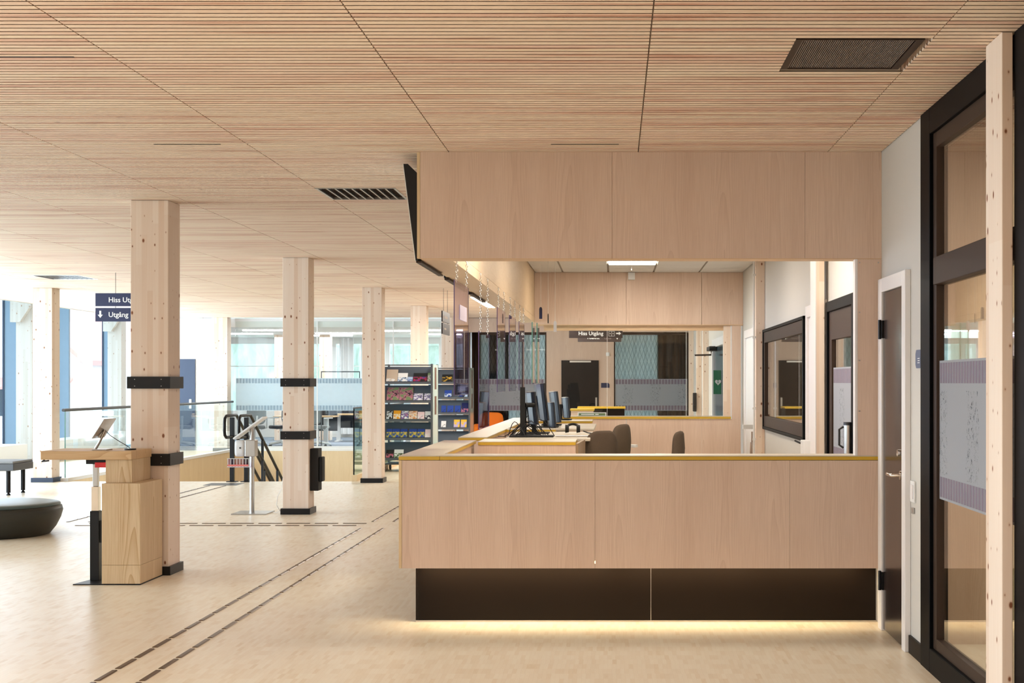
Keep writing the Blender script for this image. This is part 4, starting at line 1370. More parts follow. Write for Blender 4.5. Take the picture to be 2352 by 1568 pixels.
tilted_slab('body', -3.962, 1.185, 10.70, 10.955, 0.176, 1.0, 0.008, M['steel'], tb)
tilted_slab('display', -3.962, 1.185, 10.708, 10.947, 0.162, 1.0, 0.001, M['screen'], tb, 0, 0.0048)
build('stand_arm', MB().tube([(-4.03, 10.83, 1.026), (-4.0, 10.83, 1.075), (-3.955, 10.83, 1.172)], [0.012, 0.010, 0.012], 8), M['steel'], tb)
build('stand_base', MB().box(-4.035, -3.92, 10.765, 10.895, 1.0165, 1.025), M['steel'], tb, bevel=0.002)
cbk = thing('cable', 'thin black cable running down from the tablet to a flat puck', 'cable', (-3.75, 10.85, 1.016))
build('wire', MB().tube([(-3.945, 10.83, 1.16), (-3.92, 10.84, 1.13), (-3.86, 10.86, 1.085), (-3.80, 10.86, 1.05), (-3.77, 10.86, 1.028)], 0.003, 6), M['cable'], cbk)
build('puck', MB().tube([(-3.77, 10.86, 1.0163), (-3.77, 10.86, 1.026)], 0.045, 20), M['black'], cbk)

# ================================================================== TABLET STAND BY THE SECOND COLUMN
ks = thing('tablet_stand', 'slim steel floor stand holding a tilted tablet left of the second column', 'stand', (-4.27, 16.44, 0))
build('base_plate', MB().box(-4.46, -4.05, 16.22, 16.64, 0.0, 0.012), M['steel'], ks, bevel=0.003)
build('pole', MB().tube([(-4.27, 16.44, 0.012), (-4.27, 16.44, 1.03)], 0.027, 18), M['steel'], ks)
tilted_slab('tablet_case', -4.29, 1.005, 16.33, 16.55, 0.43, 0.63, 0.022, M['plastic'], ks, 0.006)
tilted_slab('tablet_screen', -4.29, 1.005, 16.345, 16.535, 0.39, 0.63, 0.001, M['screen'], ks, 0, 0.0118)
build('side_box', MB().box(-4.335, -4.215, 16.36, 16.50, 0.67, 0.865), M['steel'], ks, bevel=0.006)
dsn = thing('sanitizer_dispenser', 'white rounded dispenser clipped to the side of the steel stand', 'dispenser', (-4.40, 16.43, 0.67))
build('body', MB().cushion(0.12, 0.195, 0.12, 5.0, 28, lambda a, b, d: (a - 4.402, b + 16.43, d + 0.765)), M['plastic'], dsn)
build('nozzle', MB().tube([(-4.39, 16.366, 0.772), (-4.39, 16.36, 0.772)], 0.010, 8), M['black'], dsn)
bk = thing('wire_basket', 'small white wire tray with red print hanging below the dispenser', 'basket', (-4.42, 16.35, 0.53))
wb_ = MB()
for x in [-4.515 + 0.035 * k for k in range(8)]:
    wb_.box(x, x + 0.006, 16.28, 16.285, 0.555, 0.655)
wb_.box(-4.52, -4.25, 16.28, 16.286, 0.648, 0.655).box(-4.52, -4.25, 16.28, 16.286, 0.55, 0.558)
build('front_wires', wb_, M['plastic'], bk, kind='stuff')
build('tray', MB().box(-4.52, -4.255, 16.29, 16.41, 0.545, 0.55).box(-4.52, -4.515, 16.29, 16.41, 0.55, 0.65).box(-4.52, -4.30, 16.405, 16.41, 0.55, 0.65), M['acryl'], bk)
build('print_band', MB().box(-4.515, -4.27, 16.2755, 16.279, 0.562, 0.582), plain('red_print', (232, 130, 124), 0.6), bk)
wc = build('cable', MB().tube([(-4.04, 16.5, 0.008), (-3.98, 16.45, 0.006), (-3.93, 16.4, 0.03), (-3.965, 16.38, 0.10), (-3.95, 16.36, 0.2), (-3.90, 16.36, 0.30), (-3.885, 16.36, 0.42)], 0.004, 6), M['wcable'])
tag(wc, 'thin white cable looping from the steel stand to the column', 'cable')
bn = thing('wall_bin', 'black bin box mounted on the right side of the banded second column', 'bin', (-3.48, 16.42, 0.3))
build('body', MB().box(-3.565, -3.468, 16.34, 16.54, 0.27, 0.765), M['blackm'], bn, bevel=0.004)
build('side_pocket', MB().box(-3.467, -3.425, 16.36, 16.52, 0.375, 0.665), M['blackm'], bn, bevel=0.01)

# ================================================================== SEATING ON THE LEFT
pf = thing('pouf', 'large round dark leather pouf with a green grey top at the left edge', 'pouf', (-6.27, 14.1, 0))
prof = [(0.50, 0.0), (0.53, 0.01), (0.585, 0.08), (0.63, 0.17), (0.65, 0.245), (0.64, 0.285), (0.622, 0.298)]
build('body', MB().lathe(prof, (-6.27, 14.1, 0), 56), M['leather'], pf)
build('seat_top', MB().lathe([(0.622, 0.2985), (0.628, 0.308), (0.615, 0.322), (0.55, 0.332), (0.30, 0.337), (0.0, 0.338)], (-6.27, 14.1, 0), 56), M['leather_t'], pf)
be = thing('bench', 'grey upholstered bench on black round legs at the left edge behind the pouf', 'bench', (-8.9, 19.3, 0))
build('frame', MB().box(-9.8, -8.165, 18.95, 19.6, 0.335, 0.432), M['darkgrey'], be, bevel=0.01)
build('cushion', MB().box(-9.79, -8.175, 18.96, 19.59, 0.4325, 0.465), M['grey_up'], be, bevel=0.012)
for x in (-8.27, -9.7):
    for y in (19.03, 19.5):
        lg = build('leg', MB().tube([(x, y, 0.035), (x, y, 0.334)], 0.03, 14), M['black'], be)
        build('foot', MB().tube([(x, y, 0.0), (x, y, 0.012), (x, y, 0.035)], [0.03, 0.028, 0.010], 12), M['black'], lg)

# ================================================================== STAIR RAILINGS
rl = thing('glass_railing', 'glass railing with a grey handrail along the left side of the stair opening', 'railing', (-8.55, 26.5, 0))
ys = [21.72, 24.1, 26.5, 28.9, 31.3]
for a, b in zip(ys[:-1], ys[1:]):
    build('pane', MB().box(-8.565, -8.550, a + 0.01, b - 0.01, 0.055, 1.09), M['glass'], rl)
build('pane_edge', MB().box(-8.566, -8.549, 21.722, 21.729, 0.055, 1.09), M['glass_e'], rl)
build('handrail', MB().tube([(-8.557, 21.65, 1.11), (-8.557, 31.28, 1.11)], 0.024, 12), M['darkgrey'], rl)
r2 = thing('glass_railing', 'dark edged glass railing on the right side of the stair opening', 'railing', (-4.1, 24, 0))
ys = [21.72, 23.4, 25.1, 26.8]
for a, b in zip(ys[:-1], ys[1:]):
    build('pane', MB().box(-4.06, -4.048, a + 0.01, b - 0.01, 0.10, 1.13), M['glass_g'], r2)
build('pane_edge', MB().box(-4.063, -4.045, 21.715, 21.729, 0.10, 1.13), M['navyframe'], r2)
build('top_rail', MB().box(-4.066, -4.042, 21.71, 26.8, 1.131, 1.15), M['darkgrey'], r2)
build('base_shoe', MB().box(-4.085, -4.005, 21.71, 26.8, 0.0, 0.098), M['ply'], r2, bevel=0.004)
for k, x in enumerate((-5.92, -5.70)):
    h = thing('stair_handrail', ('left black stair handrail with two looped rails', 'right black stair handrail with two looped rails')[k], 'handrail', (x, 21.62, 0), 'black handrails of the stair')
    build('post', MB().box(x - 0.032, x + 0.032, 21.58, 21.64, 0.012, 1.0), M['black'], h, bevel=0.004)
    build('post_foot', MB().box(x - 0.075, x + 0.075, 21.54, 21.68, 0.0, 0.0115), M['black'], h)
    loop = [(x, 24.4, 1.03 - 0.55 * 2.55), (x, 21.85, 1.03), (x, 21.55, 1.03), (x, 21.28, 1.03), (x, 21.20, 0.99), (x, 21.18, 0.93), (x, 21.18, 0.80), (x, 21.20, 0.74), (x, 21.28, 0.70), (x, 21.55, 0.70), (x, 21.85, 0.70), (x, 24.4, 0.70 - 0.55 * 2.55)]
    build('looped_rail', MB().tube(loop, 0.023, 10), M['black'], h)
    for yy in (22.6, 23.6):
        z1_ = 1.03 - 0.55 * (yy - 21.85)
        build('baluster', MB().box(x - 0.018, x + 0.018, yy - 0.018, yy + 0.018, z1_ - 2.1, z1_ - 0.02), M['black'], h)

# ================================================================== CEILING VENTS
v = thing('ceiling_vent', 'large dark linear grille in the slatted ceiling above the reception', 'vent', (1.075, 6.23, 3.0))
a, b, c_, d_ = vents[0]
build('housing', MB().box(a, b, c_, d_, 3.038, 3.0445), M['blackm'], v)
build('frame', MB().box(a + 0.002, a + 0.035, c_ + 0.03, d_ - 0.004, 3.006, 3.02).box(b - 0.055, b - 0.022, c_ + 0.03, d_ - 0.004, 3.006, 3.02).box(a + 0.035, b - 0.055, c_ + 0.03, c_ + 0.042, 3.006, 3.02).box(a + 0.035, b - 0.055, d_ - 0.02, d_ - 0.004, 3.006, 3.02), M['bronze'], v)
gb = MB()
x = a + 0.037
while x < b - 0.06:
    gb.box(x, x + 0.0042, c_ + 0.043, d_ - 0.021, 3.010, 3.022)
    x += 0.0088
build('grille_bars', gb, plain('grey_grille_bars', (122, 110, 106), 0.4, 0.2), v, kind='stuff')
for k, (vt, lab) in enumerate(((vents[1], 'open eggcrate ceiling grille in front of the fascia, with a bright frame'), (vents[2], 'farthest dark ceiling grille, above the leftmost column'))):
    a, b, c_, d_ = vt
    v = thing('ceiling_vent', lab, 'vent', ((a + b) / 2, (c_ + d_) / 2, 3.0), 'eggcrate grilles in the ceiling')
    build('housing', MB().box(a, b, c_, d_, 3.038, 3.0445), M['blackm'], v)
    fm = MB().box(a, a + 0.02, c_, d_, 2.998, 3.03).box(b - 0.02, b, c_, d_, 2.998, 3.03).box(a + 0.02, b - 0.02, c_, c_ + 0.02, 2.998, 3.03).box(a + 0.02, b - 0.02, d_ - 0.02, d_, 2.998, 3.03)
    build('frame', fm, M['steel'], v)
    for i in range(1, 9):
        xx = a + 0.02 + (b - a - 0.04) * i / 9
        build('louvre', MB().box(xx - 0.006, xx + 0.006, c_ + 0.021, d_ - 0.021, 3.0, 3.034), M['steel'], v)
    cr = MB()
    for i in range(1, 12):
        yy = c_ + (d_ - c_) * i / 12
        cr.box(a + 0.021, b - 0.021, yy - 0.004, yy + 0.004, 3.012, 3.032)
    build('cross_bars', cr, M['bronze'], v, kind='stuff')

# ================================================================== HANGING SIGNS
def arrow(name, parent, cx, cz, y, s, d='down'):
    P = [(-0.13, 0.5), (0.13, 0.5), (0.13, -0.05), (0.36, -0.05), (0.0, -0.5), (-0.36, -0.05), (-0.13, -0.05)]
    if d == 'right':
        P = [(-q, p) for p, q in P]
    if d == 'tri':
        P = [(-0.4, 0.3), (0.4, 0.3), (0, -0.4)]
    build(name, MB().prism([(cx + p * s, cz + q * s) for p, q in P], 1, y - 0.002, y), M['letter'], parent)


SY = 18.5
sg = thing('hanging_sign', 'navy two row direction sign hanging left behind the banded column', 'sign', (-6.4, SY, 2.35), 'direction signs hung from the ceiling')
for z0, z1, nm in ((2.553, 2.726, 'upper_plate'), (2.350, 2.530, 'lower_plate')):
    build(nm, MB().box(-6.885, -5.93, SY, SY + 0.02, z0, z1), M['sign'], sg)
for x in (-6.62, -6.1):
    build('wire', MB().tube([(x, SY + 0.01, 2.531), (x, SY + 0.01, 2.5525)], 0.004, 6).tube([(x, SY + 0.01, 2.7265), (x, SY + 0.01, 2.999)], 0.003, 6), M['cable'], sg)
text('lettering', 'Hiss Utgång', 0.094, M['letter'], sg, (-6.712, SY - 0.0015, 2.606))
text('lettering', 'Utgång', 0.094, M['letter'], sg, (-6.712, SY - 0.0015, 2.410))
arrow('arrow', sg, -6.82, 2.445, SY - 0.0005, 0.095)
ra = build('sign_rail', MB().box(-7.02, -6.3, SY + 0.6, SY + 0.62, 2.528, 2.540), M['darkgrey'])
ra.parent = sg
ra.location = tuple(-v_ for v_ in BASE[sg.name])

RY = 24.0
s2 = thing('hanging_sign', 'plum brown direction sign with lift symbol seen through the booth window', 'sign', (-0.3, RY, 2.3), 'direction signs hung from the ceiling')
build('plate', MB().box(-0.7725, 0.15, RY, RY + 0.02, 2.306, 2.48), M['signb'], s2)
text('lettering', 'Hiss Utgång', 0.089, M['letter'], s2, (-0.612, RY - 0.0015, 2.356))
lb = MB().box(-0.09, 0.012, RY - 0.002, RY - 0.0005, 2.338, 2.342).box(-0.09, 0.012, RY - 0.002, RY - 0.0005, 2.418, 2.422).box(-0.09, -0.086, RY - 0.002, RY - 0.0005, 2.342, 2.418).box(0.008, 0.012, RY - 0.002, RY - 0.0005, 2.342, 2.418).box(-0.041, -0.037, RY - 0.002, RY - 0.0005, 2.342, 2.418)
lb.box(-0.07, -0.058, RY - 0.002, RY - 0.0005, 2.375, 2.388).box(-0.02, -0.008, RY - 0.002, RY - 0.0005, 2.375, 2.388)
build('lift_symbol', lb, M['letter'], s2)
arrow('arrow', s2, 0.082, 2.385, RY - 0.0005, 0.085, 'right')
for x in (-0.6, 0.0):
    build('wire', MB().tube([(x, RY + 0.01, 2.4805), (x, RY + 0.01, 2.999)], 0.003, 6), M['cable'], s2)
RY = 27.0
s3 = thing('hanging_sign', 'second plum brown direction sign half hidden behind the one with the lift symbol', 'sign', (-0.3, RY, 2.33), 'direction signs hung from the ceiling')
build('plate', MB().box(-0.70, 0.143, RY, RY + 0.02, 2.326, 2.50), M['signb'], s3)
text('lettering', 'Toalett', 0.085, M['letter'], s3, (-0.53, RY - 0.0015, 2.383))
text('small_lettering', 'Ca vid', 0.052, plain('grey_sign_lettering', (150, 138, 138), 0.6), s3, (-0.185, RY - 0.0015, 2.379), bold=0.0)
arrow('arrow', s3, 0.065, 2.395, RY - 0.0005, 0.06, 'tri')
for x in (-0.55, 0.0):
    build('wire', MB().tube([(x, RY + 0.01, 2.5005), (x, RY + 0.01, 2.999)], 0.003, 6), M['cable'], s3)
SX = -2.63
s4 = thing('hanging_sign', 'plum brown two row sign seen edge on above the brochure racks', 'sign', (SX, 21.85, 2.28), 'direction signs hung from the ceiling')
for z0, z1, nm in ((2.477, 2.644, 'upper_plate'), (2.290, 2.460, 'lower_plate')):
    build(nm, MB().box(SX - 0.02, SX, 21.4, 22.33, z0, z1), M['signb'], s4)
for y in (21.6, 22.1):
    build('wire', MB().tube([(SX - 0.01, y, 2.4605), (SX - 0.01, y, 2.4765)], 0.004, 6).tube([(SX - 0.01, y, 2.6445), (SX - 0.01, y, 2.999)], 0.003, 6), M['cable'], s4)
build('illegible_print', MB().box(SX + 0.0003, SX + 0.0012, 21.62, 22.02, 2.535, 2.575).box(SX + 0.0003, SX + 0.0012, 21.46, 21.54, 2.53, 2.59).box(SX + 0.0003, SX + 0.0012, 21.60, 21.85, 2.36, 2.39), plain('pale_print', (176, 162, 150), 0.7), s4, kind='stuff')  # plain bars in place of lettering that cannot be read

# ================================================================== BROCHURE RACKS
LEV = [1.552, 1.228, 0.903, 0.585, 0.236]
SLOPE = (0.14, 0.25)
SN = math.hypot(*SLOPE)


def rack(lab, x0, x1, y):
    r = thing('brochure_rack', lab, 'rack', ((x0 + x1) / 2, y + 0.35, 0), 'brochure racks')
    for k, z in enumerate(LEV):
        sh = build('sloping_shelf', MB().prism([(y + 0.012, z), (y + 0.02, z - 0.008), (y + 0.02 + SLOPE[0] * 1.02, z + SLOPE[1] * 1.02), (y + 0.008 + SLOPE[0] * 1.02, z + SLOPE[1] * 1.02 + 0.006)], 0, x0 + 0.02, x1 - 0.036), M['rackgrey'], r)
        build('shelf_lip', MB().box(x0 + 0.02, x1 - 0.036, y - 0.02, y + 0.012, z - 0.040, z + 0.003), M['darkgrey'], sh)
        build('shelf_bottom', MB().box(x0 + 0.02, x1 - 0.036, y - 0.005, y + 0.30, z - 0.034, z - 0.029), M['rackgrey'], sh)
        build('rear_shelf', MB().prism([(y + 0.70, z), (y + 0.708, z), (y + 0.55, z + 0.255), (y + 0.542, z + 0.255)], 0, x0 + 0.02, x1 - 0.036), M['rackgrey'], sh)
    for yy in (y - 0.02, y + 0.70):
        for xx in (x0 - 0.016, x1 - 0.035):
            build('upright', MB().box(xx, xx + 0.035, yy, yy + 0.04, 0.10, 1.862), M['darkgrey'], r)
    build('end_panel', MB().box(x1 - 0.010, x1 - 0.002, y + 0.021, y + 0.699, 0.14, 1.85), plain('pale_glass_panel', (186, 204, 196), 0.2), r)
    build('end_picture', MB().box(x1 - 0.0018, x1, y + 0.25, y + 0.5, 1.42, 1.80).box(x1 - 0.0018, x1, y + 0.25, y + 0.5, 0.98, 1.30), plain('brown_picture', (96, 72, 60), 0.5), r)
    build('top_rail', MB().tube([(x0, y + 0.0, 1.84), (x1 - 0.036, y + 0.0, 1.84)], 0.010, 8), M['darkgrey'], r)
    build('bottom_shelf', MB().box(x0 + 0.02, x1 - 0.036, y + 0.02, y + 0.70, 0.12, 0.14), M['darkgrey'], r)
    for yy in (y + 0.03, y + 0.66):
        for xx in (x0 + 0.02, x1 - 0.07):
            build('castor', MB().tube([(xx, yy, 0.045), (xx + 0.03, yy, 0.045)], 0.045, 14).box(xx + 0.008, xx + 0.022, yy - 0.02, yy + 0.02, 0.06, 0.12), M['dark'], r)
    return r


Y1, Y2 = 24.05, 29.5
rack('near blue grey brochure rack full of leaflets beside the plain spruce column', -4.0, -3.125, Y1)
rack('far blue grey brochure rack standing behind the near one', -4.10, -3.04, Y2)
K = {'k': (26, 30, 34), 'w': (232, 230, 228), 'b': (40, 70, 150), 'n': (30, 36, 84), 'y': (236, 186, 60), 'g': (120, 142, 96), 'p': (196, 120, 140), 'o': (236, 160, 40), 't': (206, 140, 90), 's': (170, 190, 216), 'c': (196, 176, 156), 'r': (170, 40, 60), 'l': (176, 164, 206), 'v': (120, 196, 196), 'i': (240, 208, 210)}
ITEMS = [  # level, u0, u1 (crop pixels), height px, colours, split, busy, description
    (0, 35, 170, 27, 'ccw', 0.25, 1, 'large beige poster sheet at the left of the top shelf'),
    (0, 174, 290, 19, 'wks', 0.5, 3, 'landscape leaflet with white upper half and black picture on the top shelf'),
    (0, 293, 353, 10, 'ssb', 0.5, 2, 'tiny pale blue leaflet on the top shelf'),
    (0, 360, 528, 19, 'kbr', 0.55, 2, 'wide black and blue leaflet on the top shelf'),
    (0, 532, 588, 19, 'gkw', 0.8, 4, 'green and white leaflet against the right upright of the top shelf'),
    (1, 40, 188, 29, 'gkp', 0.98, 3, 'leftmost big green and pink magazine on the second shelf'),
    (1, 191, 355, 29, 'gkp', 0.98, 3, 'second big green and pink magazine on the second shelf'),
    (1, 362, 475, 15, 'wkl', 0.98, 3, 'small black and white leaflet next to the big magazines'),
    (1, 488, 588, 15, 'wkl', 0.98, 3, 'small black and white leaflet at the right end of the second shelf'),
    (2, 38, 105, 18, 'ksw', 0.98, 3, 'dark round patterned leaflet at the left of the third shelf'),
    (2, 120, 205, 19, 'oyw', 0.6, 2, 'orange leaflet on the third shelf'),
    (2, 212, 300, 18, 'wpb', 0.95, 2, 'pink and blue leaflet on the third shelf'),
    (2, 306, 405, 18, 'tow', 0.95, 2, 'tan food picture leaflet on the third shelf'),
    (2, 411, 492, 16, 'ipw', 0.6, 1, 'white and pink leaflet on the third shelf'),
    (2, 498, 588, 17, 'wnk', 0.5, 2, 'navy and white leaflet at the right of the third shelf'),
    (3, 36, 104, 19, 'byg', 0.66, 2, 'first blue and yellow leaflet from the left, fourth shelf'),
    (3, 108, 196, 19, 'byg', 0.66, 2, 'second blue and yellow leaflet from the left, fourth shelf'),
    (3, 202, 286, 19, 'byg', 0.66, 2, 'third blue and yellow leaflet, left of the gap, fourth shelf'),
    (3, 310, 402, 19, 'byg', 0.66, 2, 'blue and yellow leaflet right of the gap, fourth shelf'),
    (3, 408, 494, 19, 'byg', 0.66, 2, 'blue and yellow leaflet beside the pale pink one, fourth shelf'),
    (3, 500, 584, 18, 'iiw', 0.5, 1, 'pale pink leaflet at the right of the fourth shelf'),
    (4, 34, 122, 17, 'krp', 0.5, 2, 'black and red leaflet on the bottom shelf'),
    (4, 128, 240, 18, 'wkg', 0.55, 3, 'grey and white picture leaflet on the bottom shelf'),
    (4, 440, 520, 20, 'vvw', 0.5, 1, 'pale teal booklet on the bottom shelf'),
]
ITEMS2 = [
    (0, 705, 830, 16, 'kyk', 0.7, 2, 'wide black and yellow leaflet on the top shelf of the far rack'),
    (1, 735, 820, 15, 'bws', 0.5, 3, 'blue picture leaflet on the second shelf of the far rack'),
    (1, 890, 1012, 24, 'sbk', 0.6, 1, 'large pale blue booklet behind the lilac acrylic panel'),
    (2, 696, 752, 15, 'bnb', 0.5, 1, 'first small blue leaflet on the far rack'),
    (2, 768, 842, 15, 'bnb', 0.5, 1, 'second small blue leaflet on the far rack'),
    (2, 858, 926, 15, 'bnb', 0.5, 1, 'third small blue leaflet on the far rack'),
    (2, 938, 1020, 21, 'nnp', 0.4, 2, 'tall navy booklet on the far rack'),
    (3, 694, 752, 14, 'wkw', 0.5, 3, 'black and white leaflet low on the far rack'),
    (3, 846, 916, 17, 'yll', 0.72, 1, 'left yellow and lilac leaflet low on the far rack'),
    (3, 930, 1000, 17, 'yll', 0.72, 1, 'right yellow and lilac leaflet low on the far rack'),
]
cov_cache = {}
for y_, its in ((Y1, ITEMS), (Y2, ITEMS2)):
    ppm = F / y_
    for lv, u0, u1, hp, cs, sp, bz, lab in its:
        xa, xb_ = (880 + u0 / 5.226 - VPX) / ppm, (880 + u1 / 5.226 - VPX) / ppm
        h = hp / ppm / 0.873
        xb_ = min(xb_, -3.164 if y_ == Y1 else -3.08)
        key = (cs, sp, bz)
        if key not in cov_cache:
            cov_cache[key] = cover('printed_cover', K[cs[0]], K[cs[1]], K[cs[2]], sp, min(bz, 1.5))
        z = LEV[lv] + 0.006
        ty, tz = SLOPE[0] / SN, SLOPE[1] / SN
        yb = y_ + 0.004
        o = build('brochure', MB().prism([(yb - 0.006, z + 0.004), (yb + 0.002, z), (yb + 0.002 + ty * h, z + tz * h), (yb - 0.006 + ty * h, z + 0.004 + tz * h)], 0, xa, xb_), cov_cache[key])
        tag(o, lab, 'brochure', 'brochures on the near rack' if y_ == Y1 else 'brochures on the far rack')

# ================================================================== LOUNGE AND FAR HALL
AX, AY = -2.72, 30.62
ac = thing('armchair', 'bright orange upholstered armchair beyond the far brochure rack', 'armchair', (AX, AY, 0))
build('backrest', MB().cushion(0.54, 0.52, 0.15, 4.0, 28, lambda a, b, d: (a + AX, b + AY + 0.30 + 0.15 * d, d + 0.62)), M['orange'], ac)
build('seat', MB().cushion(0.52, 0.56, 0.18, 4.0, 28, lambda a, b, d: (a + AX, d + AY, b + 0.38)), M['orange'], ac)
for sx in (-1, 1):
    build('armrest', MB().cushion(0.60, 0.34, 0.10, 4.0, 28, lambda a, b, d: (b + AX + sx * 0.30, a + AY, d + 0.46)), M['orange'], ac)
    for sy in (-1, 1):
        build('leg', MB().tube([(AX + sx * 0.22, AY + sy * 0.22, 0.30), (AX + sx * 0.26, AY + sy * 0.26, 0.0)], [0.018, 0.012], 8), M['black'], ac)
cl_ = thing('ceiling_light', 'long lit ceiling panel beyond the fascia, left of the acrylic panels', 'light', (-2.25, 25.2, 3.0))
build('frame', MB().box(-2.45, -2.05, 23.6, 26.9, 2.985, 2.999), M['white'], cl_)
build('diffuser', MB().box(-2.43, -2.07, 23.62, 26.88, 2.981, 2.9848), M['led'], cl_)
fc = thing('bar_counter', 'long far counter with a pale top and dark front beyond the booth window', 'counter', (-0.2, 26, 0))
build('worktop', MB().box(-0.68, 0.215, 25.9, 26.6, 1.055, 1.085), M['brass'], fc)
build('front', MB().box(-0.66, 0.20, 25.92, 26.55, 0.0, 1.054), M['kick'], fc)
fd = thing('bar_counter', 'small brass edged counter piece left of the long far counter', 'counter', (-0.6, 24, 0))
build('worktop', MB().box(-0.76, -0.34, 24.0, 24.7, 1.052, 1.08), M['brass'], fd)
build('front', MB().box(-0.74, -0.36, 24.02, 24.65, 0.0, 1.051), M['veneer'], fd)
for y, lab in ((29.6, 'farthest spruce post on the right wall behind the booth'), (26.9, 'middle spruce post on the right wall behind the booth'), (24.9, 'nearest spruce post on the right wall behind the booth')):
    o = build('timber_post', MB().box(1.595, XR - 0.001, y, y + 0.14, 0, 2.999), M['glulam'])
    tag(o, lab, 'post', 'posts on the wall behind the booth')
d5 = struct('door_22', MB().box(XR - 0.02, XR - 0.001, 20.3, 23.3, 0.01, 2.12), plain('blue_green_dark_glass', (40, 62, 74), 0.15))
build('door_frame', MB().box(XR - 0.05, XR - 0.001, 23.31, 23.45, 0, 2.25).box(XR - 0.05, XR - 0.001, 20.3, 23.31, 2.121, 2.25), M['whitegloss'], d5)
op = thing('door_opener', 'black automatic door opener with a long thin arm seen through the booth window', 'door opener', (1.6, 23.2, 2.1))
build('motor', MB().box(1.55, 1.67, 22.6, 23.3, 2.06, 2.13), M['blackm'], op, bevel=0.006)
build('arm', MB().tube([(1.60, 22.9, 2.055), (1.60, 22.9, 1.99), (1.33, 22.9, 1.985)], 0.010, 8).tube([(1.60, 22.9, 2.0), (1.33, 22.95, 1.995)], 0.008, 8), M['bronze'], op)
ae = thing('rescue_sign', 'green heart starter sign projecting from the wall seen through the booth window', 'sign', (1.62, 21.6, 1.36))
build('plate', MB().box(1.545, XR - 0.03, 21.60, 21.61, 1.36, 1.73), M['green'], ae)
hp_ = []
for k in range(24):
    t = k * 2 * PI / 24
    hp_.append((1.615 + 0.0030 * 16 * math.sin(t) ** 3, 1.545 + 0.0030 * (13 * math.cos(t) - 5 * math.cos(2 * t) - 2 * math.cos(3 * t) - math.cos(4 * t))))
build('heart', MB().prism(hp_, 1, 21.597, 21.5995), M['letter'], ae)
build('bolt', MB().prism([(1.622, 1.575), (1.600, 1.540), (1.614, 1.542), (1.608, 1.512), (1.630, 1.550), (1.616, 1.548)], 1, 21.594, 21.5965), M['green'], ae)
wbx = build('wall_box', MB().box(1.53, 1.594, 26.85, 27.05, 0.98, 1.34), M['blackm'], bevel=0.01)
tag(wbx, 'tall black box on the middle post behind the booth', 'box')

# ================================================================== OFFICE FURNITURE BEHIND THE GLASS
def office_desk(lab, x0, x1, y):
    d = thing('office_desk', lab, 'desk', ((x0 + x1) / 2, y, 0.012), 'desks in the glazed office')
    build('desktop', MB().box(x0, x1, y, y + 0.75, 0.70, 0.728), M['ash_h'], d)
    for xx in (x0 + 0.25, x1 - 0.25):
        build('leg', MB().box(xx - 0.05, xx + 0.05, y + 0.33, y + 0.41, 0.04, 0.699), M['plastic'], d)
        build('foot', MB().box(xx - 0.04, xx + 0.04, y + 0.05, y + 0.70, 0.0125, 0.039), M['plastic'], d)
    build('screen_panel', MB().box(x0 + 0.05, x1 - 0.05, y + 0.76, y + 0.78, 0.35, 1.05), M['shell'], d)


office_desk('ash topped desk in the glazed office, left of the banded column', -8.2, -6.75, 33.5)
office_desk('ash topped desk in the glazed office, right of the banded column', -6.2, -4.75, 33.5)
office_desk('ash topped desk at the far back of the glazed office', -7.4, -5.2, 35.8)


def office_chair(lab, x, y, ang, mat):
    c = thing('swivel_chair', lab, 'chair', (x, y, 0.012), 'swivel chairs in the glazed office')
    R = Matrix.Translation((x, y, 0.012)) @ Matrix.Rotation(ang, 4, 'Z')
    build('backrest', MB().cushion(0.46, 0.52, 0.06, 3.5, 28, lambda a, b, d: (a, b - 0.22 - 0.08 * d + 0.6 * a * a, d + 0.80)).move(R), M[mat], c)
    build('seat', MB().cushion(0.48, 0.46, 0.08, 3.5, 28, lambda a, b, d: (a, d + 0.02, b + 0.48)).move(R), M[mat], c)
    build('back_stem', MB().tube([(0, -0.05, 0.43), (0, -0.24, 0.46), (0, -0.25, 0.75)], 0.022, 8).move(R), M['plastic'], c)
    for sx in (-1, 1):
        build('armrest', MB().tube([(sx * 0.15, 0, 0.43), (sx * 0.29, 0, 0.46), (sx * 0.29, 0, 0.68)], 0.018, 8).box(sx * 0.29 - 0.035, sx * 0.29 + 0.035, -0.12, 0.14, 0.68, 0.71).move(R), M['plastic'], c)
    build('gas_lift', MB().tube([(0, 0, 0.09), (0, 0, 0.44)], 0.028, 10).move(R), M['plastic'], c)
    for k in range(5):
        a = k * 2 * PI / 5 + 0.3
        lg = build('base_arm', MB().tube([(0, 0, 0.13), (0.31 * math.cos(a), 0.31 * math.sin(a), 0.085)], [0.034, 0.022], 8).move(R), M['plastic'], c)
        build('castor', MB().tube([(0.31 * math.cos(a) - 0.014 * math.sin(a), 0.31 * math.sin(a) + 0.014 * math.cos(a), 0.033), (0.31 * math.cos(a) + 0.014 * math.sin(a), 0.31 * math.sin(a) - 0.014 * math.cos(a), 0.033)], 0.033, 12).move(R), M['dark'], lg)


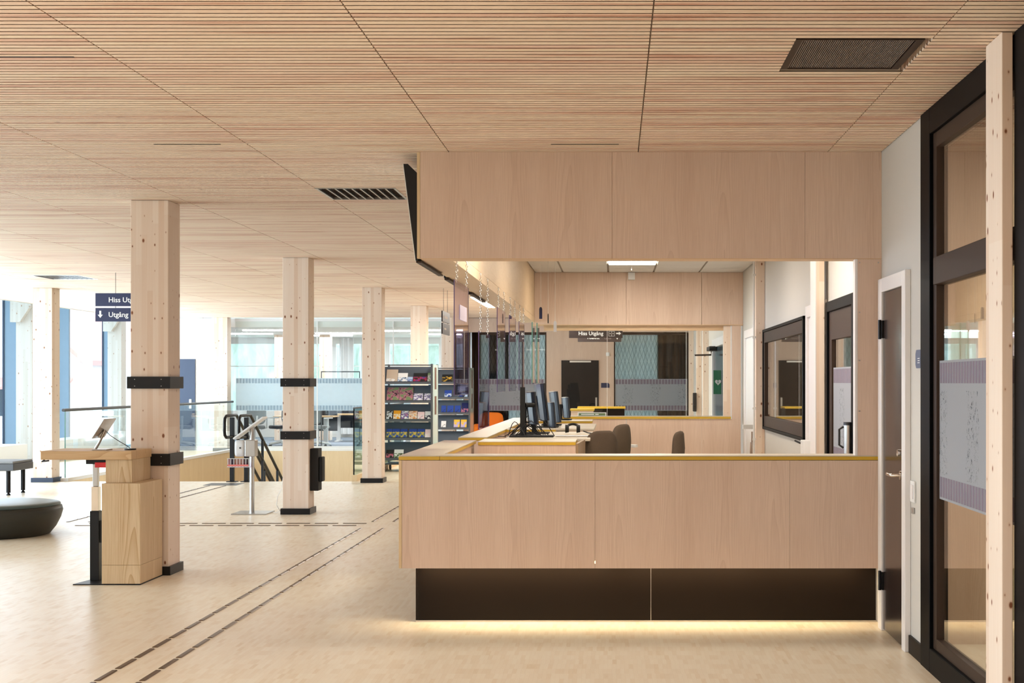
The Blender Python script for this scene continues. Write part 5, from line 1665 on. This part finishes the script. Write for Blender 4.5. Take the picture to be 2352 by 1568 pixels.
office_chair('blue grey swivel chair in the office at the left end of the glass', -8.45, 32.75, 0.5, 'grey_up')
office_chair('dark swivel chair in the office left of the banded column', -7.85, 32.85, 2.4, 'shell')
office_chair('grey swivel chair in the office right of the banded column', -6.95, 32.7, -0.4, 'grey_up')
office_chair('dark swivel chair in the office by the dark edged railing', -5.75, 33.0, 2.8, 'shell')
fr_ = thing('frame_stand', 'thin dark double frame standing in the office above the frosted band', 'frame', (-6.1, 32.1, 0.012))
for a, b in ((-6.75, -5.85), (-5.80, -4.9)):
    build('frame', MB().box(a, a + 0.02, 32.10, 32.12, 0.0125, 1.80).box(b - 0.02, b, 32.10, 32.12, 0.0125, 1.80).box(a + 0.02, b - 0.02, 32.10, 32.12, 1.775, 1.80), M['darkgrey'], fr_)
for k, x in enumerate((-7.45, -6.85)):
    o = drape('curtain', M['plastic'], x - 0.2 , x + 0.2, 38.85, 0.1, 2.78, 0.04, 0.14)
    tag(o, ('left white curtain at the office windows', 'right white curtain at the office windows')[k], 'curtain', 'white curtains in the office')

# ================================================================== OUTSIDE
hs_ = thing('house', 'pale rendered house with a pale red tiled roof outside the facade', 'house', (-26, 64, -4.0))
build('walls', MB().prism([(-34.5, -4.0), (-23.0, -4.0), (-23.0, 2.6), (-28.5, 7.2), (-34.5, 2.6)], 1, 60.0, 76.0), M['facade_stone'], hs_)
rp = MB()
rp.prism([(-28.5, 7.22), (-22.6, 2.29), (-22.6, 2.49), (-28.5, 7.45), (-35.0, 2.49), (-35.0, 2.29)], 1, 59.6, 76.4)
build('roof', rp, M['roof'], hs_)
for x in (-33.2, -30.0, -26.6, -24.6):
    for z in (-2.6, 0.0):
        wf = build('window_frame', MB().box(x, x + 1.2, 59.93, 59.999, z, z + 1.5), M['white'], hs_)
        build('window_pane', MB().box(x + 0.1, x + 0.56, 59.91, 59.929, z + 0.1, z + 1.4).box(x + 0.64, x + 1.1, 59.91, 59.929, z + 0.1, z + 1.4), M['shell'], wf)
    aw = build('awning', MB().prism([(59.99, 1.75), (59.99, 1.65), (59.2, 1.25), (59.2, 1.35)], 0, x - 0.1, x + 1.3), M['roof'], hs_)
